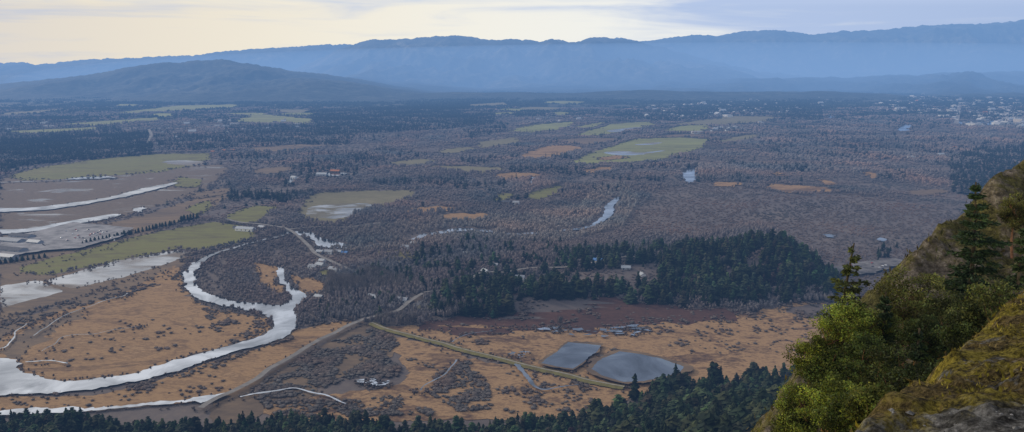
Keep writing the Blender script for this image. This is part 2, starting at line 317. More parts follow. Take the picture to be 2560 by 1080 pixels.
fld([(1050,243),(1180,236),(1200,243),(1080,250)],m_green2,'far clearing right of the pale one')
fld([(1500,240),(1620,236),(1640,243),(1530,247)],m_green2,'far clearing above the middle town')
fld([(1160,262),(1260,256),(1270,262),(1180,269)],m_olive,'far olive clearing beyond conifer woods')
fld([(1225,283),(1280,280),(1285,286),(1235,289)],m_green2,'tiny far green clearing right of conifer woods')
fld([(0,283),(150,272),(160,278),(0,290)],m_olive,'far olive field at the left edge')
fld([(975,408),(1050,398),(1085,405),(1010,417)],m_olive,'olive clearing in woods left of the long olive one',True)
fld([(1095,377),(1170,368),(1190,374),(1120,384)],m_olive,'thin olive clearing above the others left of centre',True)
fld([(630,428),(700,417),(735,424),(660,436)],m_brown,'brown clearing left of the far yard',True)
fld([(1460,427),(1510,418),(1530,424),(1480,433)],m_tan,'small tan clearing below the large green pasture',True)
fld([(1800,352),(1870,337),(1900,342),(1830,358)],m_olive,'olive clearing below the row of far houses',True)
fld([(470,488),(560,472),(580,480),(500,497)],m_brown,'brown clearing at the end of the left channels',True)
fld([(1440,318),(1500,306),(1520,308),(1460,322)],m_green2,'small green field between the far fields',True)
fld([(1640,343),(1700,336),(1780,338),(1720,342)],m_brown,'brown strip above the large green pasture',True)
fld([(2270,480),(2340,473),(2370,482),(2300,490)],m_brown,'brown clearing in the right flats',True)
fld([(450,445),(500,452),(490,468),(440,465)],m_green,'green patch at the head of the left channel',True)
fr=random.Random(5)
for k in range(20):
    a=fr.uniform(20,2150); b=fr.uniform(216,292); w=fr.uniform(22,60); h=1.2+(b-205)*.035*fr.uniform(.7,1.4)
    if 1500<a<2080 and b>238: continue
    sheet('field',[(a-w,b+h*.2),(a-w*.4,b-h),(a+w,b-h*.6),(a+w*.5,b+h)],fr.choice([m_green2,m_green2,m_olive]),'small pale field among the distant dark woods','field',True,.3,OPEN,edge=0,group='small pale distant fields')
for q,l in (([(1915,463),(1990,464),(2060,470),(2110,480),(1960,482)],'long tan reed patch in the right flats'),([(1785,458),(1840,457),(1885,463),(1800,468)],'tan reed patch left of the long one'),([(2163,430),(2190,432),(2192,446),(2170,442)],'small tan reed patch near the right woods'),([(1500,395),(1550,390),(1560,396),(1510,402)],'tan strip along the large green pasture'),([(1010,530),(1080,518),(1150,522),(1090,533)],'tan reed patch above the bare riverside trees'),([(1100,540),(1200,535),(1230,545),(1140,553)],'tan reed patch along the riverside trees'),([(1930,432),(1955,430),(1950,440),(1935,441)],'tiny tan patch on the right flats'),([(1240,440),(1300,432),(1350,440),(1280,452)],'tan patch above the green clearings'),([(2050,452),(2080,455),(2070,466),(2055,463)],'tiny tan patch right of the others')):
    sheet('marsh',q,m_tan,l,'marsh',True,1,OPEN,edge=.6)
m_lawn=land('dry_lawn',[(.3,(.09,.08,.04)),(.5,(.17,.145,.06)),(.62,(.21,.165,.07)),(.72,(.26,.17,.08))],40,6)
fld([(945,636),(1010,627),(1060,632),(1105,640),(1085,656),(1040,650),(1000,664),(965,650)],m_lawn,'dry olive hillside lawn dotted with trees among houses',True,1.2,None,.7)
fld([(795,682),(840,679),(852,687),(812,693)],m_green,'bright green lawn below the cluster of houses',True)
# water
sheet('river',[(-60,892),(0,898),(40,903),(58,932),(120,950),(215,954),(330,938),(440,904),(540,876),(620,855),(668,835),(682,815),(675,795),(640,782),(580,771),(520,757),(475,737),(460,712),(458,685),(475,664),(500,655),(506,661),(493,680),(488,705),(500,725),(530,741),(590,755),(640,761),(690,766),(712,760),(728,747),(714,725),(700,705),(691,690),(692,670),(706,672),(712,690),(725,715),(747,729),(766,739),(757,755),(739,770),(736,785),(746,805),(735,826),(713,846),(670,862),(600,880),(520,904),(430,934),(330,959),(200,980),(100,987),(-60,984)],m_riv,'wide shining river loop through the tan marsh','river',True,.45,WATERP,edge=.8)
strip('river',[(502,658),(530,640),(570,625),(620,612),(680,598),(712,588),(735,583)],[12,8,7,7,7,9,14],m_rivd,'narrow river reach through bare trees below the bridge','river',.3,WATERP,wob=6)
sheet('river',[(728,582),(775,582),(805,597),(860,611),(900,616),(895,622),(850,622),(800,618),(780,601),(752,592)],m_riv,'bright river reach beside the road bend','river',True,.3,WATERP)
strip('river',[(905,618),(960,613),(1010,606)],[9,8,6],m_rivd,'thin river glint between trees right of the road bend','river',.3,WATERP,pad=5,wob=8)
strip('river',[(1032,604),(1055,592),(1100,584),(1150,577),(1200,579),(1240,582)],[10,14,18,28,26,14],m_riv,'river glint below the bare riverside trees','river',.3,WATERP,pad=12,wob=8)
strip('river',[(1258,585),(1300,588),(1345,585)],[12,22,12],m_riv,'short river glint in the middle of the riverside woods','river',.3,WATERP,pad=11,wob=8)
strip('river',[(1375,582),(1450,573),(1480,566)],[8,13,10],m_riv,'dim river glint left of the upper bend','river',.3,WATERP,pad=8,wob=8)
strip('river',[(1478,568),(1494,559),(1512,543),(1521,520),(1530,506),(1548,494)],[6,14,19,20,17,8],m_riv,'silver river bend seen between tall bare trees right of centre','river',.3,WATERP,pad=7,wob=10)
for q,l in (([(1706,424),(1738,418),(1742,440),(1728,458),(1712,455)],'river glimpse among bare woods right of centre'),([(1322,455),(1328,446),(1342,443),(1336,455),(1325,462)],'small river glimpse above the green clearing'),([(715,458),(730,443),(745,441),(748,452),(725,460)],'bright pond beside the far barn'),([(785,441),(815,434),(870,434),(840,442)],'pale yard pool by the far barn'),([(2072,284),(2082,282),(2083,297),(2074,298)],'tiny far river glimpse on the right'),([(2245,322),(2262,312),(2280,314),(2262,330)],'far river glimpse near the right town'),([(2380,307),(2450,302),(2560,305),(2620,307),(2600,314),(2440,312)],'pale far lagoon at the right edge'),([(330,531),(345,522),(365,518),(352,532)],'small pond at the end of the left channel'),([(2062,592),(2075,588),(2088,591),(2078,597)],'small pool on the right flats'),([(2194,601),(2205,598),(2216,601),(2206,606)],'second small pool on the right flats'),([(180,447),(250,443),(290,445),(200,450)],'thin water line below the left pasture')):
    sheet('water',q,m_riv,l,'water',True,.6,WATERP,edge=.9)
sheet('river',[(-60,520),(60,522),(200,507),(290,491),(340,477),(400,464),(440,458),(430,465),(350,485),(300,496),(200,515),(80,529),(-60,531)],m_riv,'upper left river channel shining across mudflats','river',True,.35,WATERP,edge=.75)
sheet('river',[(-60,577),(70,574),(180,554),(250,542),(292,537),(292,544),(180,564),(90,581),(-60,589)],m_riv,'lower left river channel beside the timber yard','river',True,.35,WATERP,edge=.75)
strip('creek',[(0,458),(120,454),(250,446),(290,447)],6,m_riv,'thin water line under the upper left pasture','creek',.3,WATERP)
sheet('creek',[(-60,1032),(150,1026),(300,1020),(420,1010),(500,999),(560,987),(580,988),(540,1004),(440,1015),(300,1028),(150,1037),(-60,1044)],m_riv,'pale channel along the bottom left edge','creek',True,.6,WATERP,edge=.7)
strip('creek',[(600,996),(640,988),(690,982),(740,978),(790,990),(830,1000),(875,1012)],[2,3,2.4,2,3,2.4,1.2],m_riv,'thin bright creek in the marsh right of the road','creek',.3,WATERP,wob=9,pad=1)
strip('creek',[(0,875),(28,868),(40,835),(60,815)],1.8,m_riv,'thin creek at the left marsh edge','creek',.3,WATERP,wob=9,pad=1)
strip('creek',[(75,845),(125,815),(180,785),(240,765),(300,745),(330,735)],1.5,m_rivd,'dark ditch across the tan river loop marsh','creek',.3,WATERP,wob=12,pad=.5)
strip('creek',[(120,880),(160,850),(260,835),(340,822)],1.1,m_rivd,'short dark ditch in the tan river loop marsh','creek',.3,WATERP,wob=12,pad=.5)
strip('creek',[(60,910),(110,907),(170,912)],2,m_riv,'short creek beside the wide river loop','creek',.3,WATERP,wob=8)
strip('creek',[(1297,918),(1302,940),(1320,955),(1360,975),(1440,965)],[5,5,4,2,1],m_rivd,'dark creek below the grassy dyke','creek',.3,WATERP,wob=8)
strip('creek',[(1135,905),(1115,930),(1085,955),(1060,985)],1.8,m_rivd,'dark ditch between marsh thickets','creek',.3,WATERP,wob=8)
strip('creek',[(1140,858),(1180,838),(1240,830)],1.4,m_rivd,'narrow ditch behind the grassy dyke','creek',.3,WATERP,wob=8)
def inpoly(x,y,poly):
    r=np.zeros(len(x),bool); bx=(x>=poly[:,0].min())&(x<=poly[:,0].max())&(y>=poly[:,1].min())&(y<=poly[:,1].max())
    ix=np.where(bx)[0]
    if not len(ix): return r
    X,Y=x[ix],y[ix]; ins=np.zeros(len(ix),bool); n=len(poly); j=n-1
    for i in range(n):
        xi,yi=poly[i];xj,yj=poly[j]
        c=((yi>Y)!=(yj>Y))
        if c.any(): ins^= c&(X<(xj-xi)*(Y-yi)/((yj-yi) if yj!=yi else 1e-9)+xi)
        j=i
    r[ix]=ins; return r
def puddles(poly,n,lab,grp,smin,smax,seed):
    r=random.Random(seed); pa=np.array(poly,float); k=0
    while k<n:
        a=r.uniform(pa[:,0].min(),pa[:,0].max()); b=r.uniform(pa[:,1].min(),pa[:,1].max())
        if not inpoly(np.array([a]),np.array([b]),pa)[0]: continue
        w=r.uniform(smin,smax); h=w*r.uniform(.12,.22); q=[]
        for j in range(8):
            t=j*.785; s=r.uniform(.5,1.25); q.append((a+w*s*math.cos(t),b+h*s*math.sin(t)))
        sheet('puddle',q,r.choice([m_riv,m_riv,m_rivd]),lab,'puddle',True,.5,None,edge=.5,group=grp); k+=1
puddles([(1340,828),(1400,822),(1500,830),(1570,819),(1670,822),(1640,838),(1500,845),(1420,840)],34,'small silvery marsh puddle in the row above the square pond','puddles above the square pond',5,16,1)
puddles([(885,962),(935,942),(985,955),(960,970),(900,970)],16,'small silvery marsh puddle left of the round thicket','puddles left of the round thicket',4,12,2)
puddles([(1268,888),(1300,882),(1325,892),(1315,900),(1290,899)],7,'small silvery marsh puddle beside the grassy dyke','puddles beside the grassy dyke',5,11,3)
def grow(px,f):
    c=np.array(px,float).mean(0); return [tuple(c+(np.array(q)-c)*f) for q in px]
pA=[(1354,915),(1420,863),(1504,872),(1488,890),(1448,920),(1434,930),(1400,926)]
pB=[(1478,931),(1487,917),(1508,904),(1548,886),(1600,892),(1655,905),(1710,925),(1700,940),(1650,954),(1600,962),(1560,965),(1506,948)]
sheet('bank',grow(pA,1.12),m_brown,'brown earth bank around the square pond','bank',False,.5,None,edge=0); sheet('bank',grow(pB,1.12),m_brown,'brown earth bank around the large pond','bank',True,.5,None,edge=0)
sheet('pond',pA,m_pond,'square grey pond beside the grassy dyke','pond',False,.15,WATERP,edge=.3)
sheet('pond',pB,m_pond,'large rounded grey-blue pond near the conifers','pond',False,.2,WATERP,edge=.3)
# roads
strip('road',[(505,1030),(545,1006),(590,985),(640,957),(690,920),(740,893),(800,858),(860,828),(905,806),(945,798),(985,788),(1020,770),(1060,750)],6.2,m_road,'grey road running up from the bottom left past the marsh','road',wob=5)
strip('road',[(565,552),(600,560),(660,566),(715,576),(745,595),(772,620),(790,640),(830,660),(890,688)],6.5,m_road,'grey road curving past the bridge to the houses','road')
strip('road',[(720,578),(790,572),(870,572),(960,560)],5,m_road,'side road from the bridge to the riverside trees','road')
strip('road',[(1060,750),(1130,740),(1200,690),(1260,688),(1330,678),(1420,682),(1500,678),(1560,672),(1640,668)],5,m_road,'lane through the houses left of the wooded knoll','road',1.2)
strip('road',[(370,360),(378,340),(372,325)],14,m_road,'far road climbing between farm buildings','road')
strip('road',[(2390,312),(2396,280),(2402,244)],24,m_road,'straight bright street in the far right town','road')
strip('road',[(2520,300),(2508,270),(2500,245)],18,m_road,'second street in the far right town','road')
dk=[P(*q) for q in [(925,812),(1000,836),(1100,862),(1200,889),(1300,914),(1400,938),(1490,959),(1560,975)]]
r=catmull(dk,False,lambda p:4.); r=r+2.5*np.array([[mn.noise(Vector((a/30,b/30,1.7))),mn.noise(Vector((a/30,b/30,6.2)))] for a,b in r]); dk=[tuple(q) for q in r[::6]]+[tuple(r[-1])]
t=np.gradient(r,axis=0); t/=np.linalg.norm(t,axis=1)[:,None]; nv=np.stack([-t[:,1],t[:,0]],1)
LZ=LAY[0]
rows=[]
for off,zz in ((-5.2,-.4),(-2.8,.75),(-1.6,.9),(1.6,.9),(2.8,.75),(5.2,-.4)):
    q=r+nv*(off+rng.normal(0,.5,(len(r),1))); rows.append(np.stack([q[:,0],q[:,1],hgt(q[:,0],q[:,1])+zz+LZ*.5],-1))
m_dyke=land('dyke_grass',[(.3,(.09,.075,.035)),(.45,(.14,.12,.048)),(.55,(.17,.155,.055)),(.62,(.2,.15,.08)),(.7,(.26,.2,.11))],40,5)
tag(link('dyke',upright(grid_mesh('dyke',np.array(rows))),m_dyke),'straight grassy dyke crossing the marsh to the ponds','dyke',kind='structure')
ROADP.append(np.concatenate([r+nv*5,(r-nv*5)[::-1]])); EDGES.append((np.concatenate([r+nv*7,r-nv*7]),.5,False))
rows=[]
for off in (-1.05,1.05):
    q=r+nv*off; rows.append(np.stack([q[:,0],q[:,1],hgt(q[:,0],q[:,1])+1.05+LZ*.5],-1))
tag(link('path',upright(grid_mesh('path',np.array(rows))),m_grav),'pale gravel track along the top of the grassy dyke','path',kind='structure')
sheet('yard',[(85,585),(180,560),(335,574),(300,597),(200,625),(120,630)],m_yard,'grey gravel yard beside the conifer hedge','yard',False,.3,ROADP)
sheet('yard',[(0,600),(85,585),(120,630),(0,650)],m_yard,'timber yard ground at the left edge','yard',False,.3,ROADP)
sheet('yard',[(2055,686),(2120,664),(2235,650),(2265,660),(2190,688),(2080,696)],m_park,'grey car park behind the cliff','yard',False,.5,ROADP,edge=.8)
YARDZ=LAY[0]
# ------------------------------------------------------------------ mountains
def ridge(name,pts,Dm,fr,bk,mat,label,spur=.3,jag=12,seed=0,p=1.3,low=0):
    pxs=np.linspace(pts[0][0],pts[-1][0],460); py=np.interp(pxs,[q[0] for q in pts],[q[1] for q in pts])
    ker=np.hanning(9); ker/=ker.sum(); py=np.convolve(np.pad(py,4,'edge'),ker,'valid')
    vs=np.concatenate([np.linspace(-1,0,9)[:-1],np.linspace(0,.08,6)[:-1],np.linspace(.08,1,60)]); V=np.zeros((len(vs),len(pxs),3))
    for j,(a,bb) in enumerate(zip(pxs,py)):
        ra=ray(a,bb); rx=ra[0]/ra[1]; zt=HC+Dm*ra[2]/ra[1]; zt+=low*mn.fractal(Vector((rx*Dm/900,seed,2)),.9,2,3)
        jg=jag*mn.fractal(Vector((rx*Dm/220,seed,0)),.6,2,4)
        zt=max(zt,5)
        for i,v in enumerate(vs):
            yy=Dm-fr*v if v>=0 else Dm-bk*v
            f=(1-abs(v))**p if v>=0 else (1-abs(v))**1.2
            z=zt*f+jg*math.exp(-abs(v)*26)*min(1,zt/200)
            if v>0:
                x_=rx*yy
                nz=mn.fractal(Vector((x_/1500+seed*7,yy/2300,seed)),.7,2.1,6)+.7*(mn.ridged_multi_fractal(Vector((x_/2200-yy/5000+seed,yy/6000,seed+4)),.9,2.1,4,1.,2.)-1.1)
                z+=spur*zt*nz*min(1,v*3)*(1-v)**.7
            V[i,j]=(rx*yy,yy,max(z,-20) if abs(v)<1 else -40)
    return tag(link(name,upright(grid_mesh(name,V)),mat),label,'mountain' if name=='mountain' else 'hill',kind='structure')
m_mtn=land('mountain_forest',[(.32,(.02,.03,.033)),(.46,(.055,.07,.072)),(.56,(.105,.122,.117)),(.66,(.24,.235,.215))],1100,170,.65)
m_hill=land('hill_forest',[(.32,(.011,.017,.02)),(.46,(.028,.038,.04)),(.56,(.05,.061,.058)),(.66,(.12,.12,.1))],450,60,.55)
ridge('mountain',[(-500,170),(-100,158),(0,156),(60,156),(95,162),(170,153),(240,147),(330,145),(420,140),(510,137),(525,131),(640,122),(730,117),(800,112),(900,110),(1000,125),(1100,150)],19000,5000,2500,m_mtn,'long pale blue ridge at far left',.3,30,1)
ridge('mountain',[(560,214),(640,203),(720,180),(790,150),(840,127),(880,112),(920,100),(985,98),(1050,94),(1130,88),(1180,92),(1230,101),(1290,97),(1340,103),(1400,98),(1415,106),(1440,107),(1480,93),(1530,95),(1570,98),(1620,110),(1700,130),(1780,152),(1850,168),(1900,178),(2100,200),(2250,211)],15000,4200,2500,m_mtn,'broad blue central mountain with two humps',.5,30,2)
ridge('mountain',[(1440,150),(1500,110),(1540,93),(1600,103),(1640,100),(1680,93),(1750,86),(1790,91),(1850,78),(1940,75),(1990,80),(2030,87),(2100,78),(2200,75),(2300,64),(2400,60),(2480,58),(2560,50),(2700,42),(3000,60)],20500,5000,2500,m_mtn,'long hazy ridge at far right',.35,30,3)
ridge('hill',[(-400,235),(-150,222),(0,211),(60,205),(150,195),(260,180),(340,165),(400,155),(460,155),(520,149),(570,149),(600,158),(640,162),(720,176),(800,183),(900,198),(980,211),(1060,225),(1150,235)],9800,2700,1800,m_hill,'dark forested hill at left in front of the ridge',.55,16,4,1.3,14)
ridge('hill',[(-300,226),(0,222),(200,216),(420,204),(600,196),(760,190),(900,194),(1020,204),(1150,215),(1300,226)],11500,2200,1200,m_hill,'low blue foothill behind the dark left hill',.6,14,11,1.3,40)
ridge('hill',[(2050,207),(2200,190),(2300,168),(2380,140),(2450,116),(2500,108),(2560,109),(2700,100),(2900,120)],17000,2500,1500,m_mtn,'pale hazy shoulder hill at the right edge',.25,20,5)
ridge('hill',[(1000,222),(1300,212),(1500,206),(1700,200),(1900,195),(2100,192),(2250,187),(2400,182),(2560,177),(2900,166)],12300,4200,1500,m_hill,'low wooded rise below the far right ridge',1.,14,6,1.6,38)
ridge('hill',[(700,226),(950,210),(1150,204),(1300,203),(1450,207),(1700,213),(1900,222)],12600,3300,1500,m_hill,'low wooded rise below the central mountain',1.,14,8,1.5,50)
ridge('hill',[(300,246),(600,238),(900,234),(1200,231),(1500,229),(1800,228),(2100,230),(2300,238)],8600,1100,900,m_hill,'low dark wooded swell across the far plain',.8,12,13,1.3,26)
print('T terrain',time.time()-T0)
# ------------------------------------------------------------------ vegetation templates
def tri_twig(base,d,L,w):
    d=d/np.linalg.norm(d); s=np.cross(d,rng.normal(size=3)); s/=np.linalg.norm(s)+1e-9
    return [base-s*w/2,base+s*w/2,base+d*L]
def tmpl_bare(ntw,core=True,w=.07,cs=1.):
    tr=[];ti=[]
    if core:
        bm=bmesh.new(); bmesh.ops.create_icosphere(bm,subdivisions=1,radius=1)
        pr={}
        for v in bm.verts:
            k=(.6+.32*rng.random())*cs; pr[v.index]=np.array([v.co.x*k*.8,v.co.y*k*.8,max(.0,.42+v.co.z*k*.42)])
        for f in bm.faces:
            q=[pr[v.index] for v in f.verts]
            if max(a[2] for a in q)<.3 : continue
            tr.append(q); zc=sum(a[2] for a in q)/3; ti.append(.87+.2*zc+rng.normal(0,.04))  # tint darkens downwards, crown shading put into the colour
        bm.free()
    for k in range(ntw):
        th=rng.random()*2*math.pi; rr=math.sqrt(rng.random())*.72; zb=.12+.55*rng.random()*(1-rr*.5)
        b=np.array([rr*math.cos(th),rr*math.sin(th),zb]); d=np.array([math.cos(th)*(.35+rr),math.sin(th)*(.35+rr),.9+.6*rng.random()])
        L=.28+.3*rng.random(); L=min(L,max(.12,1.02-zb)*1.1)
        tr.append(tri_twig(b,d,L,w*(.6+rng.random()))); ti.append(.92+.25*rng.random())
    return np.array(tr),np.array(ti)
def tmpl_con(tiers,br,w0=.2,ex=.65):
    tr=[];ti=[]
    for k in range(tiers):
        f=(k+.5*rng.random())/tiers; z=.05+.91*f; R=w0*(1-f)**ex*(.6+.65*rng.random())+.016; a0=rng.random()*6.28
        for j in range(br):
            if rng.random()<.13: continue
            a=a0+6.283*j/br+rng.normal(0,.25); r=R*(.5+.85*rng.random()); c,s=math.cos(a),math.sin(a); wd=1.4*R*math.pi/br*(.7+.6*rng.random())
            zt=z+.06*(1-f*.4); tip=np.array([c*r,s*r,z-.045*rng.random()-.01])
            l=np.array([c*r*.45-s*wd,s*r*.45+c*wd,z+.012+rng.normal(0,.008)]); rr=np.array([c*r*.45+s*wd,s*r*.45-c*wd,z+.012+rng.normal(0,.008)]); top=np.array([0,0,zt+.03])
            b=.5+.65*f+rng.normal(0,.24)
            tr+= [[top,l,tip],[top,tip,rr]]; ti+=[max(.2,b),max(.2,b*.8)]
    tr.append([np.array([.02,0,.9]),np.array([-.02,.015,.9]),np.array([0,0,1.0])]); ti.append(1)
    return np.array(tr),np.array(ti)
def tmpl_farcon():
    tr=[];ti=[]
    for k in range(5):
        c=np.array([rng.uniform(-.75,.75),rng.uniform(-.75,.75),0]); h=.6+.4*rng.random(); r=.33+.25*rng.random(); a0=rng.random()*6
        pts=[c+np.array([r*math.cos(a0+i*2.094),r*math.sin(a0+i*2.094),0]) for i in range(3)]; top=c+np.array([rng.normal(0,.06),rng.normal(0,.06),h])
        for i in range(3): tr.append([pts[i],pts[(i+1)%3],top]); ti.append(.7+.6*rng.random())
    return np.array(tr),np.array(ti)
def merge(name,tm,pos,s_xy,s_z,col,mat,label,cat,kind='stuff',rots=None):
    N=len(pos); rot=rng.random(N)*6.283 if rots is None else rots; which=rng.integers(0,len(tm),N); TT=[];CC=[]
    for k,(tr,ti) in enumerate(tm):
        ix=np.where(which==k)[0]
        if not len(ix): continue
        c,s=np.cos(rot[ix])[:,None,None],np.sin(rot[ix])[:,None,None]; a=tr[None]
        x=(a[...,0]*c-a[...,1]*s)*s_xy[ix][:,None,None]+pos[ix,0][:,None,None]
        y=(a[...,0]*s+a[...,1]*c)*s_xy[ix][:,None,None]+pos[ix,1][:,None,None]
        z=a[...,2]*s_z[ix][:,None,None]+pos[ix,2][:,None,None]
        TT.append(np.stack([x,y,z],-1).reshape(-1,3,3).astype(np.float32))
        cc=(ti[None,:,None]*col[ix][:,None,:]); CC.append(np.repeat(cc.reshape(-1,1,3),3,1).astype(np.float32))
    me=np_mesh(name,np.concatenate(TT),np.concatenate(CC)); return tag(link(name,me,mat),label,cat,kind=kind)
def tmesh(name,t,col):
    tr,ti=t; return np_mesh(name,tr,np.repeat((ti[:,None]*np.array(col)[None])[:,None,:],3,1))
def tube_np(pts,rad,n=5):
    pts=np.array(pts,float); tr=[]
    ring=[]
    for i,p in enumerate(pts):
        d=pts[min(i+1,len(pts)-1)]-pts[max(i-1,0)]; d/=np.linalg.norm(d)+1e-9; u=np.cross(d,[.3,1,.2]); u/=np.linalg.norm(u); v=np.cross(d,u)
        ring.append([p+rad[i]*(math.cos(6.283*k/n)*u+math.sin(6.283*k/n)*v) for k in range(n)])
    for i in range(len(pts)-1):
        for k in range(n):
            a,b,c,d=ring[i][k],ring[i][(k+1)%n],ring[i+1][(k+1)%n],ring[i+1][k]; tr+=[[a,b,c],[a,c,d]]
    return tr
m_veg=tintmat('valley_foliage'); m_twig=tintmat('bare_twigs'); m_bark=flat('bark',(.09,.075,.065),.95,.2,2.)
def anyin(x,y,L):
    r=np.zeros(len(x),bool)
    for p in L: r|=inpoly(x,y,p)
    return r
W=lambda px:np.array([P(*q) for q in px])
def nz(x,y,s,o=0): return np.array([mn.noise(Vector((a/s+o,b/s,o))) for a,b in zip(x,y)])
def polysample(poly,sp):
    a,b=poly.min(0),poly.max(0); n=int((b-a).prod()/sp**2)+1
    p=a+(b-a)*rng.random((n,2)); return p[inpoly(p[:,0],p[:,1],poly)]
# ---- generic leafless woodland
N=128000; u=rng.uniform(-.72,.72,N); ly=rng.uniform(math.log(905),math.log(6200),N); y=np.exp(ly); x=u*y
keep=~(anyin(x,y,OPEN)|anyin(x,y,WATERP)|anyin(x,y,ROADP))
x,y=x[keep],y[keep]; n_=nz(x,y,170)+.5*nz(x,y,45,3)
px,py=proj(x,y,0*x)
scrub=inpoly(px,py,np.array([(1560,560),(1640,480),(1760,455),(2000,490),(2120,485),(2300,520),(2560,560),(2560,800),(2080,760),(2050,640),(1900,560),(1700,600)],float))
river=inpoly(px,py,np.array([(800,640),(860,575),(1000,560),(1100,545),(1300,540),(1450,520),(1480,470),(1560,460),(1600,500),(1560,570),(1400,610),(1200,600),(1000,625)],float))
leftp=px<560
prob=np.where(scrub,.8,np.where(river,.95,np.clip(.88+n_*.8,.45,1))); prob=np.where(leftp&(py>420),prob*.5,prob)
k=rng.random(len(x))<prob; x,y,n_,scrub,river,px,py=[q[k] for q in (x,y,n_,scrub,river,px,py)]
big=nz(x,y*1.3,420,27)
H=np.where(scrub,2.0+1.8*rng.random(len(x))+3*np.clip(n_,0,1),np.where(river,9.5+6*rng.random(len(x)),9+10*n_+12*big+2.5*rng.random(len(x)))); H=np.clip(H,2.5,21)
copse=(px<820)&(py>600); H=np.where(copse,5+5*rng.random(len(x)),H)
R=3.4*(y/1100)**.88*(.6+.7*rng.random(len(x))); R=np.where(scrub,R*.8,R); R=np.maximum(R,2.0)
colb=np.where(scrub[:,None],np.array([.158,.12,.102]),np.where(river[:,None],np.array([.205,.178,.16]),np.array([.16,.135,.128])))
m2=nz(x,y,320,9); m3=nz(x,y,130,15); tall=np.clip((H-8)/10,-.5,1)
colb=colb*(1+.35*m2[:,None]+.25*m3[:,None]+.22*tall[:,None])*(1+np.stack([.28*m3,0*n_,-.15*m3],-1))*(.96+.08*rng.random((len(x),1)))
ex=[];ey=[];ew=[]
for r_,pr,wtr in EDGES:
    d=np.hypot(*np.diff(np.vstack([r_,r_[:1]]),axis=0).T)
    for (a,b),dd in zip(r_,d):
        if b>6000 or b<640: continue
        for q in range(max(1,int(min(dd,60)/(3.2*max(1,b/1100))))):
            if mn.noise(Vector((a/60,b/60,21)))*1.2+.35<rng.random()-pr+.35: continue
            s_=4*max(1,b/1400); ex.append(a+rng.normal()*s_); ey.append(b+rng.normal()*s_); ew.append(wtr)
ex,ey=np.array(ex),np.array(ey); k=~(anyin(ex,ey,WATERP)|anyin(ex,ey,ROADP)); ex,ey=ex[k],ey[k]; ne=len(ex)
eH=np.clip(2.2+2.8*rng.random(ne)*np.maximum(1,ey/1500),0,9); eR=2.2*np.maximum(1,ey/1100)*(.6+.7*rng.random(ne)); ecol=np.array([.125,.1,.088])*(.7+.6*rng.random((ne,1)))
x=np.concatenate([x,ex]); y=np.concatenate([y,ey]); H=np.concatenate([H,eH]); R=np.concatenate([R,eR]); colb=np.concatenate([colb,ecol]); px,py=proj(x,y,0*x)
z=hgt(x,y)
inkn=(z>9); kk=~(inkn&(rng.random(len(x))<.45)); x,y,z,H,R,colb,px,py=[q[kk] for q in (x,y,z,H,R,colb,px,py)]
order=np.argsort(-H/y); vis=(px[order]>5)&(px[order]<2000)&(py[order]>520)&(H[order]>4.5)
ind=order[vis][:260]; rest=np.setdiff1d(np.arange(len(x)),ind)
nearm=y[rest]<2300
tw=tintmat('woodland_twigs',objvar=False)
tb=[tmpl_bare(20,True,.085,.9) for _ in range(10)]; tf=[tmpl_bare(8,True,.14,1.) for _ in range(8)]
TTn=rest[nearm]; TTf=rest[~nearm]
merge('leafless_woodland',tb,np.stack([x,y,z],-1)[TTn],R[TTn],H[TTn],colb[TTn],tw,'grey-brown leafless woodland covering the nearer valley floor','woodland')
merge('leafless_woodland',tf,np.stack([x,y,z],-1)[TTf],R[TTf],H[TTf],colb[TTf],tw,'purple-grey leafless woodland fading into the far valley','woodland')
print('bare',len(x),ne,time.time()-T0)
def bare_tree_meshes():
    trunk=tube_np([(0,0,0),(.01,.01,.2),(.0,.02,.45),(.02,0,.62)],[.035,.028,.02,.01],5)
    for k in range(9):
        a=rng.random()*6.28; z0=.2+.35*rng.random(); e=np.array([math.cos(a)*.6,math.sin(a)*.6,z0+.35]); s0=np.array([0,0,z0])
        trunk+=tube_np([s0,(s0+e)/2+[0,0,.05],e],[.016,.01,.004],3)
    t,i=tmpl_bare(150,False,.035); c,ci=tmpl_bare(0,True)
    c=c*np.array([.75,.75,.8])+np.array([0,0,.12])
    return np_mesh('trunk',np.array(trunk)),np_mesh('crown',np.concatenate([t,c]),np.repeat((np.concatenate([i,ci*.85])[:,None]*np.array([.185,.16,.147])[None])[:,None,:],3,1))
bt=[bare_tree_meshes() for _ in range(6)]
for a,b in bt: a.materials.append(m_bark); b.materials.append(m_twig)
for i in ind:
    a,b=random.choice(bt); o=empty('leafless_tree',(x[i],y[i],z[i]),random.random()*6.28); s=max(R[i]*1.05,H[i]*.3); o.scale=(s,s,H[i]*1.12)
    link('trunk',a,None,o); link('crown',b,None,o)
    if px[i]<810: l,g='leafless grey tree in the copse inside the river bend','leafless trees inside the river bend'
    elif py[i]<640: l,g='tall leafless grey tree in the riverside woods','leafless trees along the winding river'
    elif px[i]<1100: l,g='leafless grey tree among houses beside the lower road','leafless trees beside the lower road houses'
    else: l,g='leafless grey tree on the low ground around the wooded knoll','leafless trees around the wooded knoll'
    tag(o,l,'tree',g)
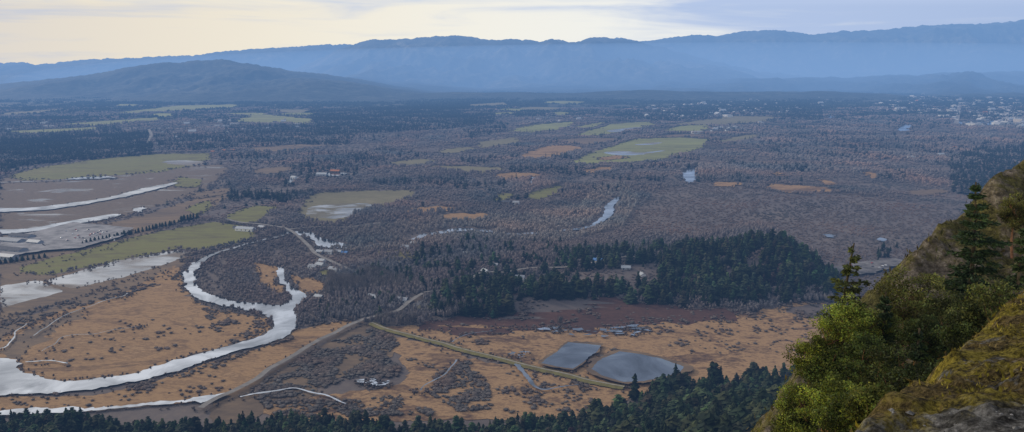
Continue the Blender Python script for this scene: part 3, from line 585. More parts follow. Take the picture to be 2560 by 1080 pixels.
# ---- shrubs
shz=[([(640,1000),(720,922),(860,850),(930,822),(965,835),(1000,860),(960,890),(1000,920),(990,945),(880,945),(760,990)],2.7,.7),([(1090,935),(1170,900),(1220,960),(1230,1022),(1150,1032),(1080,990)],2.7,.7),
([(500,770),(640,790),(670,820),(600,868),(540,830)],4.2,.1),([(320,967),(450,935),(640,873),(735,838),(730,850),(600,895),(340,985)],3.8,.2),([(640,1003),(860,1000),(1060,985),(1080,1040),(700,1045)],3.4,.3),
([(1330,925),(1500,975),(1440,1005),(1340,985)],5,0),([(1560,795),(2040,785),(2000,890),(1700,885)],7,-.2),([(1780,765),(2100,740),(2100,795),(1900,800)],4.8,.2),([(0,795),(200,745),(440,680),(450,700),(200,768),(0,830)],5,.1),
([(455,740),(450,640),(560,610),(560,640),(500,650)],4.8,.3),([(0,985),(350,965),(560,900),(560,985),(300,1015),(0,1020)],8,-.25),([(60,930),(300,800),(640,800),(500,880)],12,-.35),([(1000,830),(1320,830),(1320,850),(1140,870)],7,-.1),([(740,830),(760,770),(900,780),(950,795),(850,805)],4.4,.3),
([(1450,905),(1540,872),(1560,880),(1475,912)],4,.2),([(1220,905),(1480,1000),(1480,1030),(1260,1035)],5,-.2),([(1000,870),(1080,880),(1100,930),(1010,900)],5.5,-.1),([(560,990),(660,940),(800,860),(850,850),(700,950),(640,1000)],4.,.3),([(1100,810),(1300,765),(1860,780),(1700,806),(1300,828)],7,-.1)]
S=[];SB=[]
for q,s,b_ in shz:
    t_=polysample(W(q),s); S.append(t_); SB.append(np.full(len(t_),b_))
S=np.concatenate(S); SB=np.concatenate(SB); xs,ys_=S[:,0],S[:,1]
k=~(anyin(xs,ys_,WATERP)|anyin(xs,ys_,ROADP)); xs,ys_,SB=xs[k],ys_[k],SB[k]
nn_=nz(xs,ys_,26,2); k=rng.random(len(xs))<np.clip(.55+SB*.6+nn_*2.8,.01,1); xs,ys_,nn_,SB=xs[k],ys_[k],nn_[k],SB[k]
sh=(1.7+2.2*nn_+1.5*rng.random(len(xs))**2+.7*np.clip(SB,0,1)); sh=np.clip(sh,.8,6); sr=sh*(.9+.6*rng.random(len(xs)))
sc=np.array([.112,.097,.088])*(.75+.5*rng.random((len(xs),1)))*(1+np.stack([.3*nn_,0*nn_,-.15*nn_],-1))
o_=np.argsort(ys_); zs=hgt(xs,ys_)
pxs,pys=proj(xs,ys_,zs); vis=(pys[o_]<1040)&(sh[o_]>2.1); si=o_[vis][:300]; sr_=np.setdiff1d(o_,si)
merge('marsh_scrub',[tmpl_bare(40,True,.06) for _ in range(6)],np.stack([xs,ys_,zs],-1)[sr_],sr[sr_],sh[sr_],sc[sr_],tintmat('scrub_twigs',objvar=False),'grey leafless scrub thickets over the marshes','scrub')
sm=[tmesh('shrub',tmpl_bare(110,True,.04),(.118,.103,.093)) for _ in range(6)]
for q in sm: q.materials.append(m_twig)
for i in si:
    o=link('shrub',random.choice(sm)); o.location=(xs[i],ys_[i],zs[i]); o.rotation_euler=(0,0,random.random()*6); o.scale=(sr[i],sr[i],sh[i])
    if pxs[i]<590: tag(o,'grey leafless shrub on the marsh left of the bottom road','shrub','shrubs left of the bottom road')
    elif pxs[i]<1070: tag(o,'grey leafless shrub in the thicket right of the bottom road','shrub','shrubs right of the bottom road')
    elif pxs[i]<1240: tag(o,'grey leafless shrub in the round thicket between marsh ditches','shrub','shrubs in the round marsh thicket')
    else: tag(o,'grey leafless shrub below the dyke near the ponds','shrub','shrubs below the dyke near the ponds')
print('shrubs',len(xs),time.time()-T0)
# ---- conifers near
cz=[]
def addz(p,zone,hmin,hmax):
    for q in p: cz.append((q[0],q[1],zone,(hmin+(hmax-hmin)*rng.random()**1.3)*(.65 if rng.random()<.3 else 1)))
grid=set()
for a,b0 in zip(rng.uniform(-460,360,22000),rng.uniform(-420,16,22000)):
    b=float(yfoot(a))+b0
    left=a<70
    kx=(int(a/5.5),int(b/6)) if left else (int(a/6.5),int(b/7))
    if kx in grid: continue
    if left and b0<-70: continue
    if b<330: continue
    grid.add(kx)
    q=.55+.8*mn.noise(Vector((a/20,b/20,5)))
    h_=6+12*np.clip(q,.1,1)*(.7+.5*rng.random()) if left else 9+19*np.clip(q,.1,1)*(.65+.5*rng.random())
    cz.append((a,b,0 if left else 1,h_))
p=polysample(np.array([(228,1015),(300,985),(400,1000),(450,1060),(462,1130),(430,1220),(330,1260),(250,1230),(208,1120)],float),6.)
kn=nz(p[:,0],p[:,1],36,8); p=p[rng.random(len(p))<np.clip(.85+kn*1.9,.05,1)]; addz(p,2,12,28)
p=polysample(W([(1075,792),(1250,800),(1300,770),(1480,762),(1640,768),(1800,772),(1760,735),(1560,725),(1440,735),(1380,725),(1250,735),(1130,725),(1090,750)]),6.4)
kn=nz(p[:,0],p[:,1],34,8); p=p[rng.random(len(p))<np.clip(.75+kn*1.9,.05,1)]; addz(p,3,11,27)
p=polysample(W([(1415,690),(1440,640),(1650,625),(1670,660),(1600,690)]),8); p=p[rng.random(len(p))<np.clip(.7+1.6*nz(p[:,0],p[:,1],40,5),.05,1)]; addz(p,4,12,26)
p=polysample(W([(860,715),(900,690),(1050,670),(1450,630),(1450,720),(1280,740),(1100,740),(960,725)]),12); p=p[rng.random(len(p))<np.clip(.6+1.8*nz(p[:,0],p[:,1],40,5),.08,1)]; addz(p,5,8,22)
p=polysample(W([(880,700),(930,680),(1040,700),(1030,725),(950,720)]),11); addz(p,5,10,20)
p=polysample(W([(1030,660),(1060,615),(1240,600),(1420,610),(1420,650),(1240,670)]),15); p=p[rng.random(len(p))<np.clip(.6+1.7*nz(p[:,0],p[:,1],45,6),.08,1)]; addz(p,5,9,21)
p=polysample(W([(780,800),(900,790),(1000,800),(1060,770),(1040,745),(900,745),(780,765)]),17); addz(p,5,7,16)
p=polysample(W([(1640,760),(1650,640),(1740,610),(1780,700),(1760,760)]),8.5); p=p[rng.random(len(p))<.65]; addz(p,2,10,24)
p=polysample(W([(2170,640),(2240,600),(2300,590),(2300,640),(2200,660)]),16); addz(p,6,8,14)
CZ=np.array(cz); k=~(anyin(CZ[:,0],CZ[:,1],WATERP)|anyin(CZ[:,0],CZ[:,1],ROADP)); CZ=CZ[k]
CX,CY,ZN,CH=CZ.T; CZ0=hgt(CX,CY); cpx,cpt=proj(CX,CY,CZ0+CH)
ok=(cpt<1110)&(cpx>-30)&(cpx<2250); CX,CY,ZN,CH,CZ0,cpx,cpt=[q[ok] for q in (CX,CY,ZN,CH,CZ0,cpx,cpt)]
score=CH/CY*np.clip((1085-cpt)/40,.05,1)
o_=np.argsort(-score); ci=o_[:300]; cr_=o_[300:]
tcn=[tmpl_con(13,7,.2+.2*rng.random(),.3+.45*rng.random()) for _ in range(14)]
kn=nz(CX,CY,60,3)
ccol=np.array([.036,.049,.025])*(.5+.95*rng.random((len(CX),1)))*(1+.6*kn[:,None])*(1+rng.normal(0,.14,(len(CX),3)))
fn=tintmat('forest_needles',objvar=False)
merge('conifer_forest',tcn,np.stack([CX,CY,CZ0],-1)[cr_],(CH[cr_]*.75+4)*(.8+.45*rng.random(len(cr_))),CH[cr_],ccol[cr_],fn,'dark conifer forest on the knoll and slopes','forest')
cmesh=[tmesh('crown',tmpl_con(18,9,.19+.19*rng.random(),.35+.4*rng.random()),c) for c in ((.03,.044,.022),(.04,.052,.025),(.025,.037,.021),(.048,.056,.027),(.03,.046,.025),(.026,.04,.02),(.036,.046,.021),(.022,.033,.018),(.042,.05,.022),(.03,.042,.022))]
for q in cmesh: q.materials.append(m_veg)
ctr=np_mesh('trunk',np.array(tube_np([(0,0,-.05),(0,0,.3),(0,0,.9)],[.016,.012,.003],5))); ctr.materials.append(m_bark)
CL={0:('dark conifer in the forest edge along the bottom of the view','conifers along the bottom edge'),1:('dark conifer in the forest at the foot of the cliff beside the ponds','conifers at the foot of the cliff'),2:('dark conifer covering the wooded knoll','conifers of the wooded knoll'),3:('dark conifer in the belt behind the red marsh','conifers of the belt behind the red marsh'),4:('dark conifer in the grove behind the blue-roofed house','conifers of the middle grove'),5:('scattered conifer among the houses and lanes','scattered conifers among houses'),6:('small conifer beside the car park behind the cliff','conifers beside the car park')}
def conifer(loc,h,label,group,wid=1.05,name='conifer_tree'):
    o=empty(name,loc,random.random()*6.28); o.scale=(h*wid,h*wid,h); link('crown',random.choice(cmesh),None,o); link('trunk',ctr,None,o); tag(o,label,'tree',group); return o
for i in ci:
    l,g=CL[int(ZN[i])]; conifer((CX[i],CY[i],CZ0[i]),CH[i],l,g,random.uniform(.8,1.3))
a=P(1586,1000); conifer((a[0],a[1],hgt(*a)),27,'tall lone conifer rising in front of the rounded pond',None,.8)
a=P(1866,1005); conifer((a[0],a[1],hgt(*a)),26,'slender tall conifer rising above the forest right of the ponds',None,.65)
A0,A1=np.array(P(208,613)),np.array(P(492,549)); nh=34
for k in range(nh):
    q=A0+(A1-A0)*k/(nh-1)+rng.normal(0,.8,2); hh=rng.uniform(8,11)+(5 if k>27 else 0); conifer((q[0],q[1],0),hh,'dark conifer in the straight hedge row beside the gravel yard','hedge row conifers',1.2)
for k in range(9):
    q=np.array(P(0+k*14,660-k*2)); conifer((q[0],q[1],0),rng.uniform(7,10),'dark conifer screening the timber yard at the left edge','timber yard conifers',1.3)
# ---- far conifers
fz=[([(0,345),(200,338),(375,333),(385,388),(200,402),(60,415),(0,428)],12),([(770,278),(1000,268),(1240,270),(1235,312),(1100,327),(800,338)],17),([(380,340),(900,332),(870,362),(600,372),(400,378)],20),([(560,315),(780,315),(880,335),(560,342)],20),
([(0,300),(130,295),(300,312),(300,330),(0,345)],24),([(2370,400),(2450,372),(2700,360),(2700,430),(2460,505),(2380,480)],15),([(650,290),(1200,255),(1230,270),(760,310)],22),([(1500,285),(2050,250),(2060,300),(1650,302)],22),([(2180,265),(2600,225),(2600,330),(2380,300)],28),([(560,400),(900,380),(1000,420),(700,470)],40),([(1150,330),(1260,315),(1270,330),(1180,345)],18),([(1800,340),(2300,330),(2450,380),(2000,420)],60)]
FX=np.concatenate([polysample(W(q),s) for q,s in fz]); fx,fy=FX[:,0],FX[:,1]
N=44000; u=rng.uniform(-.72,.72,N); yy=np.exp(rng.uniform(math.log(1700),math.log(5600),N)); xx=u*yy
bl=np.abs(nz(xx,yy*1.7,520,31)); bl2=nz(xx,yy*1.3,260,37); pp_,qq_=proj(xx,yy,0*xx)
k=((bl<.055)&(bl2>-.15)&(rng.random(N)<.6))|((bl2>.42)&(rng.random(N)<.6))|(rng.random(N)<.006); k&=~((pp_>1560)&(qq_>455)); fx=np.concatenate([fx,xx[k]]); fy=np.concatenate([fy,yy[k]])
k=~(anyin(fx,fy,OPEN)|anyin(fx,fy,WATERP)|anyin(fx,fy,ROADP)); fx,fy=fx[k],fy[k]
nf=len(fx)
merge('conifer_woods',[tmpl_con(6,5,.28) for _ in range(5)],np.stack([fx,fy,0*fx],-1),17*(.8+.4*rng.random(nf)),10+13*rng.random(nf),np.array([.026,.037,.028])*(.6+.8*rng.random((nf,1))),fn,'dark conifer woods scattered over the middle distance','forest')
N=42000; u=rng.uniform(-.72,.72,N); y=np.exp(rng.uniform(math.log(4300),math.log(13000),N)); x=u*y
k=~(anyin(x,y,OPEN)|anyin(x,y,WATERP)|anyin(x,y,ROADP)); x,y=x[k],y[k]; n_=nz(x,y*1.6,900,4)+.6*nz(x,y,300,5)
k=rng.random(len(x))<np.clip(.55+1.5*n_,.08,1)*sstep(4200,5800,y+500*n_); x,y,n_=x[k],y[k],n_[k]; nf=len(x)
merge('distant_forest',[tmpl_farcon() for _ in range(8)],np.stack([x,y,0*x-1],-1),22*(y/4500)*(.6+.7*rng.random(nf)),11+12*rng.random(nf),np.array([.03,.038,.031])*(.6+.9*rng.random((nf,1)))*(1+np.stack([-.3*n_,0*n_,0*n_],-1)),fn,'distant dark forest mass below the mountains','forest')
print('conifers',len(CX),len(fx),nf,time.time()-T0)
# ------------------------------------------------------------------ buildings
def box_bm(bm,x0,x1,y0,y1,z0,z1):
    v=[bm.verts.new(q) for q in ((x0,y0,z0),(x1,y0,z0),(x1,y1,z0),(x0,y1,z0),(x0,y0,z1),(x1,y0,z1),(x1,y1,z1),(x0,y1,z1))]
    for f in ((0,3,2,1),(4,5,6,7),(0,1,5,4),(1,2,6,5),(2,3,7,6),(3,0,4,7)): bm.faces.new([v[i] for i in f])
def gable(bm,w,l,h,rh):
    v=[bm.verts.new(q) for q in ((-w/2,-l/2,-1),(w/2,-l/2,-1),(w/2,l/2,-1),(-w/2,l/2,-1),(-w/2,-l/2,h),(w/2,-l/2,h),(w/2,l/2,h),(-w/2,l/2,h),(0,-l/2,h+rh),(0,l/2,h+rh))]
    for f in ((0,3,2,1),(0,1,5,8,4),(2,3,7,9,6),(1,2,6,5),(3,0,4,7),(4,8,9,7),(5,6,9,8)): bm.faces.new([v[i] for i in f])
def roofbm(bm,w,l,h,rh,ov=.5,th=.25,mi=0):
    s=rh/(w/2)
    for sg in (-1,1):
        e=w/2+ov; pts=[(0,h+rh+.06),(sg*e,h-ov*s+.06),(sg*e,h-ov*s+.06+th),(0,h+rh+.06+th)]
        a=[bm.verts.new((q[0],-l/2-ov,q[1])) for q in pts]; b=[bm.verts.new((q[0],l/2+ov,q[1])) for q in pts]
        fs=[bm.faces.new(a),bm.faces.new(b[::-1])]
        for i in range(4): fs.append(bm.faces.new((a[i],b[i],b[(i+1)%4],a[(i+1)%4])))
        for f in fs: f.material_index=mi
def fin(bm,name):
    bmesh.ops.recalc_face_normals(bm,faces=bm.faces); me=bpy.data.meshes.new(name); bm.to_mesh(me); bm.free(); return me
WM={'white':flat('white_paint',(.7,.69,.66),.6,.05),'offw':flat('off_white_far_paint',(.52,.52,.5),.7,.1),'pale':flat('pale_far_paint',(.36,.36,.36),.7,.1),'cream':flat('cream_paint',(.6,.53,.36),.7,.05),'grey':flat('grey_siding',(.3,.31,.33),.7,.06),'brown':flat('brown_siding',(.16,.11,.08),.8,.1),'blue':flat('blue_sheet',(.12,.25,.5),.5,.06),'dark':flat('dark_roofing',(.09,.09,.1),.8,.1),'lgrey':flat('pale_metal_roof',(.38,.4,.42),.5,.06),'red':flat('orange_roof',(.42,.17,.08),.7,.06),'glass':flat('window_glass',(.03,.04,.05),.15,.05),'beige':flat('beige_stucco',(.36,.32,.27),.8,.06),'conc':flat('concrete',(.35,.34,.33),.9,.06)}
def house(px,py,w,l,h,rot,wall,roof,label,cat='house',name='house',rh=None,wins=2,chim=True):
    X,Y=P(px,py); z=float(hgt(X,Y)); X,Y=P(px,py,z); z=float(hgt(X,Y)); X,Y=P(px,py,z)
    rh=rh or w*.28; o=empty(name,(X,Y,z),math.radians(rot))
    bm=bmesh.new(); gable(bm,w,l,h,rh); link('wall',fin(bm,'wall'),WM[wall],o)
    bm=bmesh.new(); roofbm(bm,w,l,h,rh); rf=link('roof',fin(bm,'roof'),WM[roof],o)
    if chim:
        bm=bmesh.new(); box_bm(bm,w*.15,w*.15+.8,-.4+l*.2,.4+l*.2,h+rh*.5,h+rh+1); link('chimney',fin(bm,'chimney'),WM['conc'],rf)
    for s in (-1,1):
        for k in range(wins):
            yy=(k+.5)/wins*l-l/2
            bm=bmesh.new(); xx=s*(w/2+.02); box_bm(bm,min(xx,xx+s*.06),max(xx,xx+s*.06),yy-.8,yy+.8,h*.35,h*.8); link('window',fin(bm,'window'),WM['glass'],o)
    bm=bmesh.new(); box_bm(bm,-.5,.5,-l/2-.08,-l/2-.02,0,2.1); link('door',fin(bm,'door'),WM['brown'],o)
    bm=bmesh.new(); box_bm(bm,w*.2,w*.2+1.3,-l/2-.07,-l/2-.02,1.,2.3); link('window',fin(bm,'window'),WM['glass'],o)
    return tag(o,label,cat)
house(614,577,14,36,5,75,'white','lgrey','long white-roofed barn at the edge of the green pasture','barn','barn',3,4,False)
house(655,572,9,14,4,60,'white','lgrey','small white house right of the long barn')
house(590,572,7,10,3.5,75,'grey','dark','small dark shed left of the long barn','shed','shed',2,1,False)
hl=[(783,672,10,13,70,'white','grey','white-walled house leftmost in the roadside cluster'),(801,667,10,14,60,'grey','lgrey','pale grey roofed house at the back of the roadside cluster'),(818,671,9,12,80,'beige','dark','dark roofed house in the middle of the roadside cluster'),(834,678,10,13,65,'white','lgrey','white house with pale roof right in the roadside cluster'),(851,684,10,14,70,'white','grey','white house at the right end of the roadside cluster'),(806,657,8,10,60,'white','lgrey','small white house highest in the roadside cluster'),
(800,634,8,11,75,'grey','lgrey','grey house above the road bend'),(822,634,9,14,75,'white','grey','white house above the road bend'),(845,634,8,12,80,'beige','lgrey','beige house next to the blue roofed shed'),
(1012,622,9,14,80,'white','grey','white house above the olive lawn'),(1036,613,8,12,70,'grey','lgrey','grey house behind the olive lawn near the river'),
(1050,769,9,11,20,'cream','dark','cream house with dark roof nearest the lower road'),(1066,772,8,10,20,'cream','dark','middle cream house beside the lower road'),(1087,771,9,11,25,'cream','grey','right cream house beside the lower road'),
(872,748,9,13,60,'brown','dark','brown house among bare trees above the main road'),(934,748,10,14,70,'grey','lgrey','grey house right of the brown house above the main road'),(968,722,9,14,60,'beige','dark','beige house below the conifers above the main road'),(1006,756,10,14,75,'white','grey','white house just left of the cream houses'),(798,748,8,12,60,'grey','lgrey','grey house beside the side creek'),
(1214,684,10,14,30,'white','lgrey','white house at the lane bend'),(1235,668,9,13,70,'beige','grey','beige house above the lane bend'),(1252,704,11,16,75,'white','lgrey','white house below the lane'),(1300,699,9,13,80,'white','grey','second white house below the lane on the right'),(1605,692,8,9,20,'white','lgrey','small white house at the foot of the middle grove'),(1565,675,9,13,80,'grey','lgrey','grey house along the lane right of the blue roof'),
(1168,640,9,13,70,'grey','lgrey','grey house above the scattered conifers'),(1240,640,9,12,70,'beige','dark','beige house left of the middle grove'),(1915,962,13,17,60,'grey','lgrey','grey roofed house in the trees at the cliff foot'),
(1266,511,12,20,75,'brown','dark','dark farm shed on the green clearing'),(1290,512,10,14,80,'white','grey','white farmhouse beside the green clearing'),(735,448,12,16,60,'white','lgrey','white farmhouse beside the bright pond'),(805,440,14,30,80,'grey','lgrey','long grey barn beside the far yard'),(838,432,12,28,80,'brown','red','orange brown roofed barn beside the far yard')]
for (a,b,w,l,r_,wl,rf,lab) in hl: house(a,b,w,l,4.2 if b>600 else 6,r_,wl,rf,lab)
house(1495,656,9,14,4,75,'white','blue','house with a bright blue roof left of the wooded knoll')
house(862,635,7,10,3,75,'grey','blue','small shed under a bright blue roof above the road bend','shed','shed',2,1,False)
for k,(a,b,w,l,r_,rf,lab) in enumerate([(22,607,18,60,72,'grey','long grey shed at the back of the timber yard'),(55,596,16,46,72,'dark','dark long shed behind the timber yard'),(28,630,18,55,72,'dark','dark shed in the middle of the timber yard'),(88,612,12,26,72,'lgrey','pale shed at the right of the timber yard'),(15,648,14,40,72,'lgrey','pale shed nearest in the timber yard')]):
    house(a,b,w,l,6,r_,'grey',rf,lab,'shed','shed',3,3,False)
bx_,by_=P(722,580); br=empty('bridge',(bx_,by_,0),math.radians(-35))
for nm,b in (('deck',(-14,14,-3.6,3.6,.9,1.5)),('railing',(-14,14,-3.5,-3.2,1.5,2.5)),('railing',(-14,14,3.2,3.5,1.5,2.5))):
    bm=bmesh.new(); box_bm(bm,*b); link(nm,fin(bm,nm),WM['conc'],br)
tag(br,'small concrete road bridge over the river','bridge')
def far_mesh(w,l,h,wm,rm,flatroof):
    bm=bmesh.new()
    if flatroof: box_bm(bm,-w/2,w/2,-l/2,l/2,-1,h); box_bm(bm,-w/2-.3,w/2+.3,-l/2-.3,l/2+.3,h+.02,h+.6)
    else: gable(bm,w,l,h,w*.25)
    for f in bm.faces: f.material_index=0
    if flatroof:
        for f in list(bm.faces)[6:]: f.material_index=1
    else: roofbm(bm,w,l,h,w*.25,.6,.3,1)
    me=fin(bm,'building'); me.materials.append(WM[wm]); me.materials.append(WM[rm]); return me
fm=[far_mesh(*q) for q in ((12,17,5.5,'pale','grey',0),(12,16,5,'beige','grey',0),(14,20,6,'offw','pale',0),(13,17,5,'grey','dark',0),(18,26,7,'pale','lgrey',0),(24,40,7,'offw','pale',1),(22,34,8,'beige','lgrey',1),(16,22,7,'brown','red',0),(12,15,5.5,'offw','dark',0))]
wts=[5,5,4,5,3,1.5,2,.5,4]
def spots(poly,n):
    pw=W(poly); px0=np.array(poly,float); out=[]
    while len(out)<n:
        q=(rng.uniform(px0[:,0].min(),px0[:,0].max()),rng.uniform(px0[:,1].min(),px0[:,1].max()))
        a=np.array(P(*q))
        if inpoly(a[:1],a[1:],pw)[0] and mn.noise(Vector((a[0]/300,a[1]/500,4)))>-.3: out.append(a)
    return np.array(out)
def town(poly,n,label,group,scale=1.,cat='building'):
    for a in spots(poly,n):
        o=link('building',random.choices(fm,wts)[0]); o.location=(a[0],a[1],0); o.rotation_euler=(0,0,random.choice([0,1.57])+random.uniform(.2,.35)); s=scale*random.uniform(.75,1.35); o.scale=(s,s,s*1.25)
        tag(o,label,cat,group)
TR=[(2170,262),(2330,232),(2570,226),(2570,322),(2420,316),(2380,298),(2210,280)]; TM=[(1530,287),(1640,264),(1800,256),(1960,240),(2075,244),(2060,270),(1900,290),(1640,300)]
town(TR,150,'tiny pale building of the town at the far right','buildings of the far right town',1.35)
town(TM,66,'tiny pale building of the middle town beyond green fields','buildings of the middle town',1.25)
town([(370,332),(470,302),(640,286),(790,302),(760,320),(560,337)],32,'far farm building left of centre below the dark hill','far farm buildings left of centre',1.)
town([(1730,335),(1800,318),(1940,298),(1950,305),(1800,335)],15,'far house in the row right of the large green pasture','row houses right of the large pasture',.9)
town([(0,318),(130,300),(140,330),(0,335)],8,'far farm building at the left edge','far farm buildings at the left edge')
town([(370,362),(480,330),(600,360),(380,385)],12,'far house among conifers above the left pasture','far houses above the left pasture',.8)
town([(1280,300),(1450,292),(1450,303),(1290,312)],6,'far shed beside the left far green field','far sheds by green fields')
town([(2230,385),(2400,370),(2400,395),(2260,400)],6,'far house in woods at right below the town','far houses in right woods',.7)
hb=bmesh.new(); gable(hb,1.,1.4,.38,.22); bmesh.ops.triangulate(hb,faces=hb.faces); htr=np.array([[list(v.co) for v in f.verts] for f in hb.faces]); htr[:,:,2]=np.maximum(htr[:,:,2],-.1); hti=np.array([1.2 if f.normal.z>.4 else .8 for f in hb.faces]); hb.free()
xs_=np.concatenate([spots(TR,380),spots(TM,120)]); nb=len(xs_); hs=rng.uniform(10,20,nb); hc=np.where(rng.random((nb,1))<.5,np.array([.42,.42,.42]),np.array([.17,.17,.19]))*(.7+.5*rng.random((nb,1)))
merge('town',[(htr,hti)],np.column_stack([xs_,np.zeros(nb)]),hs,hs*1.05,hc,tintmat('town_paint',objvar=False),'mass of tiny far houses filling the distant towns','houses',rots=rng.choice([0,1.57],nb)+.28)
for k,(a,b) in enumerate([(533,381),(560,378),(582,377),(600,373)]):
    o=link('shed',far_mesh(8,16,4,'brown','red',0)); q=P(a,b); o.location=(q[0],q[1],0); o.rotation_euler=(0,0,1.3); tag(o,'orange roofed shed beside the far end of the left pasture','shed','orange sheds by the left pasture')
# ------------------------------------------------------------------ cars
def car_meshes(col):
    bm=bmesh.new(); pr=[(-2.2,.4),(2.2,.4),(2.2,.8),(1.3,.95),(.7,1.5),(-1.2,1.5),(-1.9,.95),(-2.2,.85)]
    a=[bm.verts.new((q[0],-.85,q[1])) for q in pr]; b=[bm.verts.new((q[0],.85,q[1])) for q in pr]
    bm.faces.new(a); bm.faces.new(b[::-1])
    for i in range(8): bm.faces.new((a[i],b[i],b[(i+1)%8],a[(i+1)%8]))
    return fin(bm,'body')
whm=bpy.data.meshes.new('wheel'); bm=bmesh.new(); bmesh.ops.create_cone(bm,cap_ends=True,segments=10,radius1=.36,radius2=.36,depth=.25)
for v in bm.verts: v.co=Vector((v.co.x,v.co.z,v.co.y+.36))
bm.to_mesh(whm); bm.free(); whm.materials.append(WM['dark'])
cms=[]
for nm,c in (('white',(.7,.7,.7)),('silver',(.4,.41,.43)),('dark',(.05,.05,.06)),('red',(.3,.04,.03))):
    me=car_meshes(c); me.materials.append(flat(nm+'_car_paint',c,.3,.03)); cms.append((nm,me))
def car(px,py,rz,where,group):
    nm,me=random.choice(cms); q=P(px,py); o=empty('parked_car',(q[0],q[1],YARDZ+.1),rz); link('body',me,None,o)
    for sx_ in (-1.35,1.35):
        for sy in (-.85,.85): w=link('wheel',whm,None,o); w.location=(sx_,sy,0)
    tag(o,f'{nm} car parked {where}','car',group)
for k in range(26): car(random.uniform(130,290),random.uniform(578,612),random.choice([.9,2.4]),'in the gravel yard beside the hedge row','cars in the left gravel yard')
for k in range(16): car(random.uniform(2085,2215),random.uniform(664,686),random.choice([.5,2.1]),'in the car park behind the cliff','cars in the right car park')
print('houses',time.time()-T0)
# ------------------------------------------------------------------ foreground cliff
rng=np.random.default_rng(77)
Spt=[(2800,280,64),(2560,412,50),(2400,530,48),(2230,668,45),(2080,835,42),(1985,960,40),(1935,1080,38)]
SP=np.array([FP(*q) for q in Spt])[::-1]
SX=np.concatenate([[-12,SP[0,0]-5],SP[:,0],[80]]); SZ=np.concatenate([[225,SP[0,2]-14],SP[:,2],[SP[-1,2]+10]]); SY=np.concatenate([[SP[0,1]-3,SP[0,1]-1],SP[:,1],[SP[-1,1]+5]])
def zA(x,y):
    x=np.asarray(x,float); y=np.asarray(y,float); zs=np.interp(x,SX,SZ); y0=np.interp(x,SX,SY)
    return zs-np.where(y<y0,.5*(y0-y),.95*(y-y0))
gx=np.linspace(-10,62,260); gy=np.linspace(9,100,300); GX,GY=np.meshgrid(gx,gy); GZ=zA(GX,GY)
def rock(a,b,c):
    r_=.9*mn.fractal(Vector((a/6,b/6,c/6)),.75,2.1,6); q=mn.ridged_multi_fractal(Vector((a/3,b/3,c/2)),.9,2.1,4,1.,2.)
    return r_+.5*(q-1.2)+.3*mn.noise(Vector((a*1.1,b*1.1,c)))
dz=np.array([[rock(a,b,c) for a,b,c in zip(r1,r2,r3)] for r1,r2,r3 in zip(GX,GY,GZ)])
m_cliff,nt,b=newmat('cliff_rock'); p=POS(nt); n1=NOISE(nt,p,.4,8,.72,.5); n2=NOISE(nt,p,2.6,7,.72)
rockc=RAMP(nt,n2,[(.36,(.035,.03,.025)),(.47,(.095,.079,.064)),(.56,(.165,.138,.116)),(.65,(.3,.26,.22))]); moss=RAMP(nt,NOISE(nt,p,4,6,.78),[(.36,(.018,.017,.008)),(.47,(.065,.06,.022)),(.56,(.11,.1,.034)),(.65,(.175,.148,.06))])
nt.links.new(MIX(nt,SMOOTH(nt,n1,.43,.53),rockc,moss),b.inputs['Base Color'])
bp=nt.nodes.new('ShaderNodeBump'); bp.inputs['Strength'].default_value=1; bp.inputs['Distance'].default_value=.45; nt.links.new(n2,bp.inputs['Height']); nt.links.new(bp.outputs[0],b.inputs['Normal'])
tag(link('hillside',grid_mesh('hillside',np.stack([GX,GY,GZ+dz],-1)),m_cliff),'steep brown rocky hillside behind the foreground trees','hillside',kind='structure')
E0=FP(2150,1085,6.0); E1=FP(2562,722,13.2); ed=(E1-E0)[:2]; EL=np.hypot(*ed); ed/=EL; en=np.array([ed[1],-ed[0]]); sl_=(E1[2]-E0[2])/EL
tt=np.linspace(-4,20,460); ss=np.linspace(-4,6,320); TT,SS=np.meshgrid(tt,ss)
BX=E0[0]+ed[0]*TT+en[0]*SS; BY=E0[1]+ed[1]*TT+en[1]*SS; BZ=E0[2]+sl_*TT+np.where(SS>0,.34*SS,1.7*SS)
def rock2(a,b):
    q=mn.ridged_multi_fractal(Vector((a/.8+b/4,b/1.2,3)),.9,2.2,5,1.,2.)
    w=mn.voronoi(Vector((a*1.9+.5*mn.noise(Vector((a*2,b*2,0))),b*1.9,2)))[0]; w2=mn.voronoi(Vector((a*5,b*5,7)))[0]
    return .16*mn.fractal(Vector((a/2.1,b/2.1,3)),.8,2.1,6)+.08*(q-1.3)+.13*min(w[1]-w[0],.45)+.06*min(w2[1]-w2[0],.4)+.05*mn.noise(Vector((a*3.2,b*3.2,1)))+.035*mn.noise(Vector((a*9,b*9,1)))
bz=np.array([[rock2(a,b) for a,b in zip(r1,r2)] for r1,r2 in zip(BX,BY)])
BZ=BZ+bz-.1
m_ledge,nt,b=newmat('mossy_rock'); p=POS(nt); n1=NOISE(nt,p,1.5,9,.76,.8); n2=NOISE(nt,p,5.5,8,.8); n3=NOISE(nt,p,22,5,.75); n4=NOISE(nt,p,.9,7,.75,.6)
rockc=RAMP(nt,n2,[(.39,(.02,.019,.018)),(.48,(.085,.082,.078)),(.54,(.17,.166,.16)),(.62,(.34,.33,.32))])
ff=M(nt,'ADD',M(nt,'MULTIPLY',n3,.4),M(nt,'MULTIPLY',n2,.6))
mossd=RAMP(nt,ff,[(.4,(.014,.011,.006)),(.47,(.065,.048,.019)),(.53,(.125,.091,.036)),(.6,(.21,.155,.072))])
mossb=RAMP(nt,ff,[(.4,(.026,.022,.007)),(.47,(.115,.092,.017)),(.53,(.22,.178,.03)),(.6,(.33,.27,.058))])
